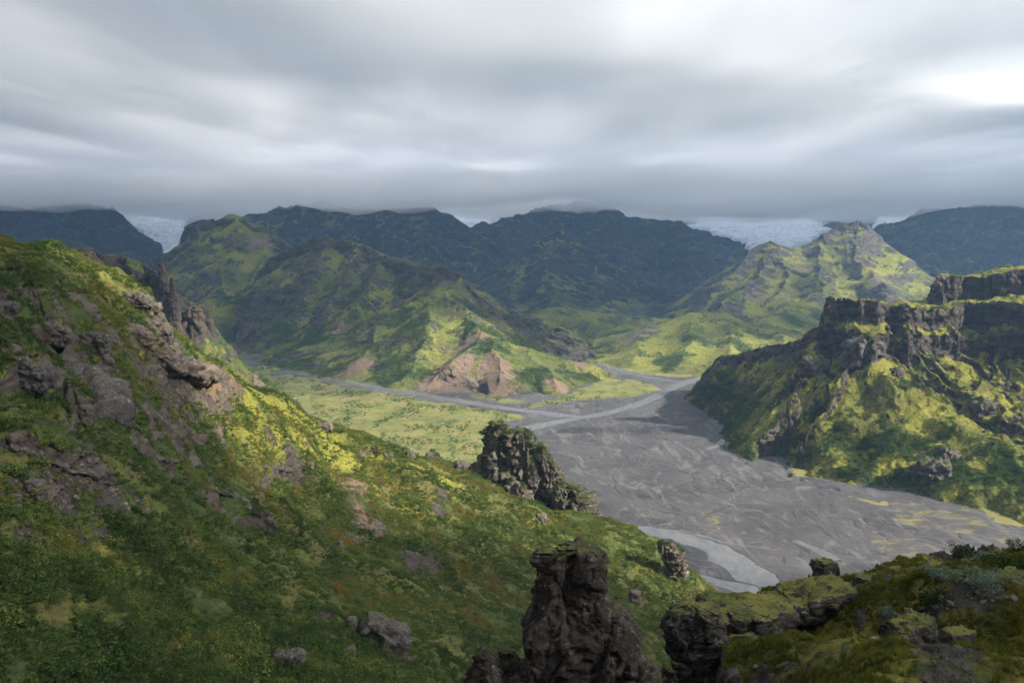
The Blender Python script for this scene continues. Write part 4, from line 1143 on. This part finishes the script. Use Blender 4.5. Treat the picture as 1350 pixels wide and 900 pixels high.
M['birch'] = leaf_mat('birch_scrub_leaves', [(0.0, (0.040, 0.066, 0.019)), (0.35, (0.066, 0.100, 0.027)), (0.62, (0.108, 0.132, 0.033)), (0.80, (0.150, 0.140, 0.034)), (0.93, (0.175, 0.125, 0.032)), (1.0, (0.20, 0.095, 0.025))])
M['willow'] = leaf_mat('grey_willow_leaves', [(0.0, (0.10, 0.14, 0.11)), (1.0, (0.19, 0.235, 0.185))])
M['bush'] = leaf_mat('dark_bush_leaves', [(0.0, (0.022, 0.038, 0.012)), (1.0, (0.045, 0.065, 0.018))])
M['grass'] = leaf_mat('grass_blades', [(0.0, (0.055, 0.075, 0.014)), (0.5, (0.095, 0.098, 0.018)), (1.0, (0.15, 0.12, 0.03))])
def shrub_mesh(seed, nleaf, leaf, flat=0.75, lobes=7):
    r = np.random.default_rng(seed)
    lc = r.normal(size=(lobes, 3)) * np.array([0.45, 0.45, 0.22]); lc[:, 2] = np.abs(lc[:, 2]) + 0.28
    lr = r.uniform(0.28, 0.5, lobes)
    k = r.integers(0, lobes, nleaf)
    d = r.normal(size=(nleaf, 3)); d /= np.linalg.norm(d, axis=1)[:, None]
    rad = lr[k] * r.uniform(0.55, 1.05, nleaf)
    c = lc[k] + d * rad[:, None] * np.array([1, 1, flat])
    c[:, 2] = np.maximum(c[:, 2], 0.03)
    nrm = d * 1.1 + r.normal(size=(nleaf, 3)) * 0.40 + np.array([0, 0, 0.25]); nrm /= np.linalg.norm(nrm, axis=1)[:, None]
    a = np.cross(nrm, r.normal(size=(nleaf, 3))); a /= np.linalg.norm(a, axis=1)[:, None]
    b = np.cross(nrm, a)
    s = leaf * r.uniform(0.6, 1.3, nleaf)[:, None]
    v = np.stack([c - a * s, c - b * s * 0.55, c + a * s, c + b * s * 0.55], 1).reshape(-1, 3)
    f = np.arange(nleaf * 4).reshape(-1, 4)
    sh = np.repeat(np.clip(0.5 + 0.5 * r.normal(size=nleaf) * 0.6, 0, 1), 4)
    return v, f, sh
def raw_mesh(name, v, f, mat, shade):
    me = bpy.data.meshes.new(name)
    me.from_pydata(v.tolist(), [], f.tolist())
    a = me.attributes.new('shade', 'FLOAT', 'POINT'); a.data.foreach_set('value', shade.astype(np.float32))
    me.materials.append(mat)
    return me
def variants(cname, meshes):
    c = bpy.data.collections.new(cname)
    for q, me in enumerate(meshes):
        c.objects.link(bpy.data.objects.new('%s_%02d' % (cname, q), me))
    return c
def scatter_group(coll):
    g = bpy.data.node_groups.new('scatter_' + coll.name, 'GeometryNodeTree')
    g.interface.new_socket('Geometry', in_out='INPUT', socket_type='NodeSocketGeometry')
    g.interface.new_socket('Geometry', in_out='OUTPUT', socket_type='NodeSocketGeometry')
    gi = g.nodes.new('NodeGroupInput'); go = g.nodes.new('NodeGroupOutput')
    ci = g.nodes.new('GeometryNodeCollectionInfo'); ci.inputs['Collection'].default_value = coll
    ci.inputs['Separate Children'].default_value = True; ci.inputs['Reset Children'].default_value = True
    ip = g.nodes.new('GeometryNodeInstanceOnPoints')
    def na(nm, typ):
        q = g.nodes.new('GeometryNodeInputNamedAttribute'); q.data_type = typ; q.inputs['Name'].default_value = nm
        return q.outputs['Attribute']
    g.links.new(gi.outputs[0], ip.inputs['Points']); g.links.new(ci.outputs[0], ip.inputs['Instance'])
    ip.inputs['Pick Instance'].default_value = True
    g.links.new(na('var', 'INT'), ip.inputs['Instance Index'])
    g.links.new(na('rot', 'FLOAT_VECTOR'), ip.inputs['Rotation'])
    g.links.new(na('scl', 'FLOAT_VECTOR'), ip.inputs['Scale'])
    g.links.new(ip.outputs[0], go.inputs[0])
    return g
def scatter(name, P, scl, tint, coll, label, cat, group_nodes, tilt=0.2):
    n = len(P)
    me = bpy.data.meshes.new(name); me.vertices.add(n); me.vertices.foreach_set('co', P.astype(np.float32).ravel())
    nv = len(coll.objects)
    a = me.attributes.new('var', 'INT', 'POINT'); a.data.foreach_set('value', rng.integers(0, nv, n).astype(np.int32))
    rot = np.stack([rng.normal(0, tilt, n), rng.normal(0, tilt, n), rng.uniform(0, 2 * pi, n)], 1)
    a = me.attributes.new('rot', 'FLOAT_VECTOR', 'POINT'); a.data.foreach_set('vector', rot.astype(np.float32).ravel())
    a = me.attributes.new('scl', 'FLOAT_VECTOR', 'POINT'); a.data.foreach_set('vector', scl.astype(np.float32).ravel())
    a = me.attributes.new('tint', 'FLOAT', 'POINT'); a.data.foreach_set('value', np.clip(tint, 0, 1).astype(np.float32))
    o = bpy.data.objects.new(name, me)
    md = o.modifiers.new('scatter', 'NODES'); md.node_group = group_nodes
    return link(o, label=label, cat=cat, kind='stuff')
def sample_surface(V, dens_, n, vis=True):
    """n random points on a grid surface, weighted by area times density"""
    A_ = V[:-1, :-1]; B_ = V[1:, :-1]; C_ = V[1:, 1:]; D_ = V[:-1, 1:]
    ar = np.linalg.norm(np.cross(C_ - A_, D_ - B_), axis=-1) * 0.5
    dm = 0.25 * (dens_[:-1, :-1] + dens_[1:, :-1] + dens_[1:, 1:] + dens_[:-1, 1:])
    w = (ar * np.maximum(dm, 0)).ravel()
    if vis:      # thin out what faces away from the valley side seen here
        c = 0.25 * (A_ + B_ + C_ + D_)
        nn = np.cross(B_ - A_, D_ - A_); vd = np.array([0, 0, CAMZ]) - c
        w = w * np.where((nn * vd).sum(-1).ravel() > 0, 1.0, 0.15)
    w /= w.sum()
    k = rng.choice(len(w), n, p=w)
    s, t = rng.random((2, n, 1))
    P = (1 - s) * ((1 - t) * A_.reshape(-1, 3)[k] + t * D_.reshape(-1, 3)[k]) + s * ((1 - t) * B_.reshape(-1, 3)[k] + t * C_.reshape(-1, 3)[k])
    return P
birch = variants('birch_shrub', [raw_mesh('birch_%d' % q, *(lambda a, b, c: (a, b, M['birch'], c))(*shrub_mesh(900 + q, 210, 0.105))) for q in range(7)])
gb = scatter_group(birch)
def scl_of(n, base, spread=0.35):
    s = base * np.exp(rng.normal(0, spread, n))
    return np.stack([s * rng.uniform(0.85, 1.2, n), s * rng.uniform(0.85, 1.2, n), s * rng.uniform(0.65, 0.95, n)], 1)
# left hillside
V, a = SURF['A']
x, y, z = V[..., 0], V[..., 1], V[..., 2]
cl = fbm(x / 13, y / 13, 4, 801); big_ = fbm(x / 60, y / 60, 3, 802)
dn = smooth(-0.35, 0.25, cl + 0.25) * (1 - smooth(0.25, 0.6, a['rock'])) * (1 - 0.97 * smooth(0.32, 0.62, a['scree'] + 0.25 * fbm(x / 5, y / 5, 3, 805))) * (1 - 0.85 * smooth(0.55, 0.9, a['moss'])) * smooth(2, 8, z) * (0.25 + 0.75 * smooth(330, 230, y + 0.7 * z)) 
dn = dn * smooth(700, 640, y) + 0.002
P = sample_surface(V, dn, 125000)
t_ = 0.26 + 0.40 * fbm(P[:, 0] / 30, P[:, 1] / 30, 4, 803) + 0.34 * fbm(P[:, 0] / 6, P[:, 1] / 6, 2, 804) + rng.normal(0, 0.12, len(P)) + 0.22 * smooth(150, 300, P[:, 1])
sA = scl_of(len(P), 0.85) * (1 + 0.55 * smooth(260, 130, P[:, 1]) * smooth(-0.3, 0.3, fbm(P[:, 0] / 14, P[:, 1] / 14, 3, 807)))[:, None]; sA[:, 2] *= 1.25
scatter('birch_scrub', P, sA, t_, birch, 'dense low birch scrub covering the left hillside', 'scrub', gb)
PC = []
for o in list(COL.objects):
    if o.name.startswith('rock_crag') and o.type == 'MESH':
        nv_ = len(o.data.vertices); co = np.zeros(nv_ * 3, np.float32); no = np.zeros(nv_ * 3, np.float32)
        o.data.vertices.foreach_get('co', co); o.data.vertices.foreach_get('normal', no)
        co = co.reshape(-1, 3); no = no.reshape(-1, 3)
        k = np.where((no[:, 2] > 0.42) & (rng.random(nv_) < 0.09) & (fbm(co[:, 0] / 9, co[:, 2] / 9, 3, 806) > -0.25))[0]
        PC.append(co[k] + np.array(o.location))
P = np.concatenate(PC)
scatter('birch_scrub', P, scl_of(len(P), 1.0), 0.3 + rng.normal(0, 0.15, len(P)), birch, 'green scrub clinging to the ledges of the crags', 'scrub', gb)
# right hill
V, a = SURF['C']
x, y, z = V[..., 0], V[..., 1], V[..., 2]
dn = smooth(0.18, 0.55, a['shrub'] + 0.35 * fbm(x / 14, y / 14, 3, 811)) * (1 - smooth(0.25, 0.6, a['rock'])) * smooth(0.5, 3, z) + 0.004 * (1 - a['rock'])
P = sample_surface(V, dn, 22000)
t_ = 0.34 + 0.35 * fbm(P[:, 0] / 40, P[:, 1] / 40, 4, 812) + rng.normal(0, 0.12, len(P))
scatter('birch_scrub', P, scl_of(len(P), 1.7), t_, birch, 'dark green birch scrub on the lower right hill', 'scrub', gb)
# central mountain and its neighbours
for key, n_, bs, lab in [('mountaincentral green mountain with dark crags and a brown scree foot', 24000, 1.9, 'dotted green birch scrub on the central mountain'),
                         ('hillsmooth yellow green hill at the river bend', 3500, 2.0, 'sparse scrub on the yellow green hill'),
                         ('hillrugged rock ridge with needles behind the left hillside', 5000, 1.8, 'green scrub below the needle ridge')]:
    V, a = SURF[key]
    x, y, z = V[..., 0], V[..., 1], V[..., 2]
    dn = smooth(0.25, 0.6, a['shrub'] - 0.1 + 0.7 * fbm(x / 22, y / 22, 3, 821)) * (1 - smooth(0.2, 0.5, a['rock'])) * (1 - smooth(0.3, 0.5, a['scree'])) * smooth(0.3, 2, z) * smooth(190, 90, z)
    P = sample_surface(V, dn, n_)
    t_ = 0.48 + 0.3 * fbm(P[:, 0] / 60, P[:, 1] / 60, 4, 822) + rng.normal(0, 0.12, len(P))
    scatter('birch_scrub', P, scl_of(len(P), bs), t_, birch, lab, 'scrub', gb)
# flats
V, a = SURF['floor']
x, y = V[..., 0], V[..., 1]
dn = a['veg'] * smooth(0.0, 0.3, fbm(x / 45, y / 70, 5, 831)) * (y < 1700) * (1 - smooth(0.2, 0.5, fbm(x / 9, y / 9, 2, 832))) * (x < 150)
P = sample_surface(V, dn, 7000, False)
scatter('birch_scrub', P, scl_of(len(P), 1.25), 0.33 + rng.normal(0, 0.15, len(P)), birch, 'low scrub scattered over the grassy valley flats', 'scrub', gb)
# loose stones on the bare patches
def stone(seed):
    v, f = ico(2)
    p = np.sign(v) * np.abs(v) ** 0.8 * np.array([1, 0.8, 0.6])
    return blocky(p, v, 0.9, 0.28, seed), f
def stone_mesh(q):
    v, f = stone(q); return raw_mesh('stone_%d' % q, v, f, M['rock_slope'], np.zeros(len(v)))
stones = variants('loose_stone', [stone_mesh(970 + q) for q in range(5)])
gs = scatter_group(stones)
V, a = SURF['A']
x, y, z = V[..., 0], V[..., 1], V[..., 2]
P = sample_surface(V, smooth(0.2, 0.6, a['scree']) * smooth(-0.2, 0.3, fbm(x / 8, y / 8, 3, 851)) * (z > 5) + 0.01 * (a['rock'] > 0.3), 3200)
s = 0.15 * np.exp(np.minimum(rng.exponential(0.5, len(P)), 1.7))
scatter('loose_stones', P, np.stack([s, s, s], 1), 0 * s, stones, 'loose brown stones lying on the bare earth of the hillside', 'stones', gs, 0.5)
V, a = SURF['B']
x, y, z = V[..., 0], V[..., 1], V[..., 2]
P = sample_surface(V, (smooth(0.15, 0.5, a['scree']) + 0.15) * (y < 55) * (x > 3), 2600)
s = 0.035 * np.exp(np.minimum(rng.exponential(0.55, len(P)), 1.6))
scatter('loose_stones', P, np.stack([s, s, s], 1), 0 * s, stones, 'small stones scattered on the near slope', 'stones', gs, 0.5)
# grass and moss tufts of the near slope
def tuft(seed, nb=46):
    r = np.random.default_rng(seed)
    b = r.normal(size=(nb, 2)) * 0.16
    an = r.uniform(0, 2 * pi, nb); ln = r.uniform(0.25, 0.75, nb); h_ = r.uniform(0.35, 1.0, nb); w_ = 0.022
    root = np.stack([b[:, 0], b[:, 1], 0 * ln - 0.05], 1)
    tip = root + np.stack([np.cos(an) * ln * 0.6, np.sin(an) * ln * 0.6, h_], 1)
    mid = root * 0.5 + tip * 0.5 + np.array([0, 0, 0.12])
    sd = np.stack([-np.sin(an), np.cos(an), 0 * an], 1) * w_
    v = np.stack([root - sd, root + sd, mid + sd * 0.8, mid - sd * 0.8, tip], 1).reshape(-1, 3)
    k = np.arange(nb)[:, None] * 5
    f = np.concatenate([k + [0, 1, 2], k + [0, 2, 3], k + [3, 2, 4]])
    return v, f, np.repeat(r.uniform(0, 1, nb), 5)
tufts = variants('grass_tuft', [raw_mesh('tuft_%d' % q, *(lambda a, b, c: (a, b, M['grass'], c))(*tuft(950 + q))) for q in range(6)])
gt = scatter_group(tufts)
V, a = SURF['B']
x, y, z = V[..., 0], V[..., 1], V[..., 2]
dn = (1 - smooth(0.2, 0.5, a['rock'])) * (1 - smooth(0.35, 0.6, a['scree'])) * (y < 60) * smooth(-0.4, 0.2, fbm(x / 2.5, y / 2.5, 3, 841)) * (x > 2)
P = sample_surface(V, dn, 26000)
s = 0.20 * np.exp(rng.normal(0, 0.3, len(P)))
scatter('grass', P, np.stack([s, s, s * 0.8], 1), 0.4 + 0.4 * fbm(P[:, 0] / 3, P[:, 1] / 3, 3, 842) + rng.normal(0, 0.12, len(P)), tufts, 'short mossy grass growing on the near slope', 'grass', gt)
# single plants of the near slope
def plant(px, py, w_, h_, label, mat, seed, name, cat, nl=1500, leaf=0.045, group=None):
    g = ground_at('B', px, py)
    s_ = math.hypot(g[1], g[2] - CAMZ) / FPX
    v, f, sh = shrub_mesh(seed, nl, leaf, 0.8, 11)
    v = v * np.array([w_ * s_ * 0.62, w_ * s_ * 0.5, h_ * s_ * 1.25])
    root = bpy.data.objects.new(name, None); link(root, label=label, cat=cat, group=group)
    root.location = tuple(g - np.array([0, 0, 0.05])); root.empty_display_size = 0.2
    me = raw_mesh('foliage', v, f, mat, sh); me.update()
    link(bpy.data.objects.new('foliage', me), parent=root)
    r = np.random.default_rng(seed + 1)
    V_, F_ = [], []
    for q in range(7):
        an = r.uniform(0, 2 * pi); tip = np.array([cos(an) * w_ * s_ * 0.3, sin(an) * w_ * s_ * 0.25, h_ * s_ * r.uniform(0.4, 0.8)])
        b0 = len(V_)
        for t in (0.0, 0.5, 1.0):
            c = tip * t + np.array([0, 0, 0.05 * sin(3 * t)]); rr = 0.018 * (1 - 0.7 * t)
            for k in range(5): V_.append(c + rr * np.array([cos(k * 1.2566), sin(k * 1.2566), 0]))
        for t in range(2):
            for k in range(5): F_.append((b0 + t * 5 + k, b0 + t * 5 + (k + 1) % 5, b0 + t * 5 + 5 + (k + 1) % 5, b0 + t * 5 + 5 + k))
    mesh_obj('stem', np.array(V_), np.array(F_), M['rock_dark'], parent=root)
    return root
M['willow1'] = leaf_mat('willow_leaf', [(0.0, (0.115, 0.16, 0.12)), (1.0, (0.19, 0.235, 0.185))])
plant(1238, 762, 46, 15, 'pale grey green willow shrub left of the larger pale one', M['willow1'], 1001, 'willow_shrub', 'shrub', group='grey willows on the near slope')
plant(1292, 770, 44, 24, 'larger pale grey green willow shrub near the right edge', M['willow1'], 1002, 'willow_shrub', 'shrub', group='grey willows on the near slope')
plant(1300, 733, 42, 10, 'flat pale willow shrub on the ridge line beside the dark bush', M['willow1'], 1003, 'willow_shrub', 'shrub', group='grey willows on the near slope')
plant(1290, 750, 20, 8, 'small pale willow sprig between the two ridge willows', M['willow1'], 1004, 'willow_shrub', 'shrub', group='grey willows on the near slope', nl=700)
plant(1178, 818, 34, 16, 'pale willow sprigs beside the lichen spotted rock', M['willow1'], 1005, 'willow_shrub', 'shrub', group='grey willows on the near slope', nl=900)
plant(1265, 738, 26, 18, 'dark rounded bush on the ridge line above the pale willows', M['bush'], 1011, 'dark_bush', 'bush')
plant(1342, 728, 20, 16, 'small dark bush on the ridge line at the right edge', M['bush'], 1012, 'dark_bush', 'bush')
plant(1222, 800, 40, 26, 'dark green bush below the pale willow shrub', M['bush'], 1013, 'dark_bush', 'bush')
plant(1335, 752, 60, 22, 'broad dark green bush at the right edge below the ridge', M['bush'], 1014, 'dark_bush', 'bush')

# ================================================================== glaciers
mg, tg_, bg = nt('glacier_ice'); N = NB(tg_)
crv = N.noise(1.0, 5, 0.7, N.scalev((0.012, 0.012, 0.05)), 0.6)
gi = N.mix(N.ramp(N.noise(0.02, 6, 0.7), 0.35, 0.7), (0.90, 0.92, 0.94), (0.60, 0.68, 0.75))
gi = N.mix(N.ramp(crv, 0.54, 0.66), gi, (0.33, 0.40, 0.46))
gi = N.mix(N.ramp(N.noise(0.006, 5, 0.6), 0.64, 0.72), gi, (0.14, 0.14, 0.15))
N.l(gi, bg.inputs['Base Color']); bg.inputs['Roughness'].default_value = 0.6
N.l(N.bump(N.math('ADD', crv, N.noise(0.05, 6, 0.7)), 1.0, 14.0), bg.inputs['Normal'])
def glacier(secs, label, seed, n=90, m=60, crev=11, tags=None):
    """secs: (px_left, px_right, py, Y) stations from top to toe"""
    S = np.array(secs, float)
    t = np.linspace(0, len(S) - 1, n)
    Q = np.stack([np.interp(t, np.arange(len(S)), S[:, k]) for k in range(4)], 1)
    Q = blur(Q, 3, 0)
    w = np.linspace(0, 1, m)
    V = np.zeros((n, m, 3))
    for i in range(n):
        wob = 0.10 * noise2(np.array([i / 9.0]), np.array([seed * 1.7]), seed)[0] * (Q[i, 1] - Q[i, 0])
        for j in range(m):
            p = at(Q[i, 0] + wob + w[j] * (Q[i, 1] - Q[i, 0]), Q[i, 2], Q[i, 3])
            p[2] += 16 * (1 - (2 * w[j] - 1) ** 2) - 14
            V[i, j] = p
    dl = crev * ridged(V[..., 0] / 60, V[..., 1] / 45, 4, seed, 0.6) + 0.8 * crev * fbm(V[..., 0] / 28, V[..., 1] / 22, 4, seed + 2, 0.6)
    V[..., 2] += dl - crev
    V[:, 0, 2] -= 25; V[:, -1, 2] -= 25; V[-1, :, 2] -= 25
    fc = grid_faces(n, m)
    nzz = np.cross(V[1, 0] - V[0, 0], V[0, 1] - V[0, 0])[2]
    return mesh_obj('glacier', V.reshape(-1, 3), fc if nzz > 0 else fc[:, ::-1], mg, kind='structure', label=label)
glacier([(150, 262, 262, 6600), (163, 252, 274, 6200), (172, 250, 288, 5900), (182, 243, 298, 5600), (195, 236, 312, 5350), (198, 232, 328, 5100), (196, 222, 342, 4950), (195, 215, 356, 4850)], 'white crevassed icefall between the far left mountains', 1)
glacier([(585, 660, 276, 7000), (590, 645, 288, 6500), (597, 640, 297, 6000), (604, 628, 306, 5700), (608, 618, 316, 5500)], 'small grey ice tongue left of the tall summit', 2, 60, 40)
glacier([(905, 1100, 288, 7300), (918, 1090, 296, 6700), (940, 1083, 302, 6300), (970, 1076, 309, 6000), (985, 1062, 317, 5800), (992, 1030, 327, 5600)], 'broad pale outlet glacier left of the rocky capped mountain', 3, 80, 90)
glacier([(1165, 1260, 274, 6200), (1155, 1225, 284, 5700), (1150, 1200, 294, 5450), (1150, 1175, 303, 5250)], 'narrow ice slope on the far right mountain', 4, 50, 40)
glacier([(1315, 1390, 268, 5900), (1305, 1370, 277, 5500), (1300, 1345, 286, 5200), (1305, 1325, 293, 5000)], 'small snow patch at the right edge under cloud', 5, 40, 40)

# ================================================================== clouds: a broken layer of real thickness
mc = bpy.data.materials.new('cloud_vapour'); mc.use_nodes = True
tc = mc.node_tree; tc.nodes.clear()
oc = tc.nodes.new('ShaderNodeOutputMaterial'); pv = tc.nodes.new('ShaderNodeVolumeScatter')
pv.inputs['Color'].default_value = (1.0, 0.955, 0.90, 1)
pv.inputs['Density'].default_value = 0.0095
pv.inputs['Anisotropy'].default_value = 0.12
tc.links.new(pv.outputs[0], oc.inputs['Volume'])
mc2 = mc.copy(); mc2.name = 'cloud_bank_vapour'
mc2.node_tree.nodes['Volume Scatter'].inputs['Density'].default_value = 0.0042
def cloud_slab(name, gx, gy, bot, thick, label, mc=mc):
    GX, GY = np.meshgrid(gx, gy, indexing='ij')
    t = thick(GX, GY); b = bot(GX, GY)
    nx, ny = GX.shape
    cell = (t[:-1, :-1] > 0) & (t[1:, :-1] > 0) & (t[:-1, 1:] > 0) & (t[1:, 1:] > 0)
    t = np.maximum(t, 0.0)
    top = np.stack([GX, GY, b + 0.65 * t + 0.6], -1).reshape(-1, 3)
    low = np.stack([GX, GY, b - 0.35 * t], -1).reshape(-1, 3)
    n = nx * ny
    idx = np.arange(n).reshape(nx, ny)
    A, B, C, D = idx[:-1, :-1], idx[1:, :-1], idx[1:, 1:], idx[:-1, 1:]
    f = [np.stack([A, B, C, D], -1)[cell], np.stack([A, D, C, B], -1)[cell] + n]
    cp = np.pad(cell, 1)
    # side walls where a filled cell meets an empty one
    for (dx, dy, p, q) in ((0, -1, A, B), (1, 0, B, C), (0, 1, C, D), (-1, 0, D, A)):
        nb = cp[1 + dx:1 + dx + cell.shape[0], 1 + dy:1 + dy + cell.shape[1]]
        m = cell & ~nb
        f.append(np.stack([p[m] + n, q[m] + n, q[m], p[m]], -1))
    f = np.concatenate(f)
    v = np.concatenate([top, low])
    used = np.unique(f); rm = np.full(len(v), -1); rm[used] = np.arange(len(used))
    o = mesh_obj(name, v[used], rm[f], mc, kind='stuff', label=label, cat='cloud')
    return o
def gapf(x, y):
    """0 in solid cover, 1 in the big gap of the layer towards the sun"""
    wx = 260 * fbm(x / 700, y / 700, 4, 701); wy = 260 * fbm(x / 700 + 5, y / 700, 4, 702)
    X, Yy = x + wx, y + wy
    def ell(cx, cy, rx, ry): return 1 - smooth(0.72, 1.25, np.sqrt(((X - cx) / rx) ** 2 + ((Yy - cy) / ry) ** 2))
    g = np.maximum(np.maximum(ell(1460, 690, 1090, 880), ell(930, 0, 400, 170)), 0.9 * ell(2260, 2220, 760, 600))
    g = np.maximum(g, 0.38 * ell(560, 1750, 820, 620))
    return np.maximum(g, 0.58 * ell(950, -260, 720, 450))
def cth(x, y):
    b = 275 - 45 * smooth(1800, 3800, y) + 55 * fbm(x / 2000, y / 3000, 3, 711) + 60 * fbm(x / 480, y / 1150, 4, 712, 0.5)
    puffs = smooth(0.30, 0.6, fbm(x / 260, y / 260, 4, 713)) * 90
    gp = gapf(x, y)
    veil = 135 * smooth(900, 250, np.hypot(x - 1330, y - 2100)) + 25 * fbm(x / 260, y / 420, 4, 715) - 14
    return np.maximum(b * (1 - gp * 1.12) + puffs * gp - 10, veil)
gx = np.concatenate([-np.geomspace(16000, 3700, 26), np.linspace(-3500, 3500, 190), np.geomspace(3700, 16000, 26)])
gy = np.concatenate([-np.geomspace(9000, 900, 18), np.linspace(-700, 6000, 180), np.geomspace(6200, 17000, 26)])
cloud_slab('cloud', gx, gy, lambda x, y: 800 + 20 * fbm(x / 700, y / 1700, 4, 721) + 8 * fbm(x / 200, y / 480, 3, 722) + 0.35 * np.maximum(cth(x, y), 0) - 40, cth, 'grey layer of low cloud spread across the sky')
gx = np.linspace(-6500, 6500, 150); gy = np.linspace(3200, 10500, 80)
def mth(x, y):
    ed = smooth(3300, 4300, y + 250 * fbm(x / 600, y / 600, 3, 731)) * smooth(10500, 9000, y) * smooth(6500, 5200, np.abs(x))
    return (190 + 90 * fbm(x / 1100, y / 700, 4, 732) + 18 * fbm(x / 260, y / 260, 3, 733)) * ed - 2
cloud_slab('cloud_bank', gx, gy, lambda x, y: 560 + 48 * fbm(x / 520, y / 700, 4, 734) + 0 * x, mth, 'low cloud bank hiding the far summits', mc2)

# ================================================================== haze
mh = bpy.data.materials.new('valley_haze'); mh.use_nodes = True
th = mh.node_tree; th.nodes.clear()
oh = th.nodes.new('ShaderNodeOutputMaterial'); ph = th.nodes.new('ShaderNodeVolumePrincipled')
ph.inputs['Color'].default_value = (0.36, 0.63, 1.0, 1)
ph.inputs['Density'].default_value = 4.8e-5
ph.inputs['Anisotropy'].default_value = 0.2
th.links.new(ph.outputs[0], oh.inputs['Volume'])
hx0, hx1, hy0, hy1, hz0, hz1 = -41000., 41000., -41000., 41000., -15.5, 690.
hv = np.array([(a_, b_, c_) for a_ in (hx0, hx1) for b_ in (hy0, hy1) for c_ in (hz0, hz1)])
hf_ = np.array([(0, 1, 3, 2), (4, 6, 7, 5), (0, 4, 5, 1), (2, 3, 7, 6), (0, 2, 6, 4), (1, 5, 7, 3)])
mesh_obj('haze', hv, hf_, mh, kind='stuff', label='thin bluish haze filling the valley air', smoothsh=False)
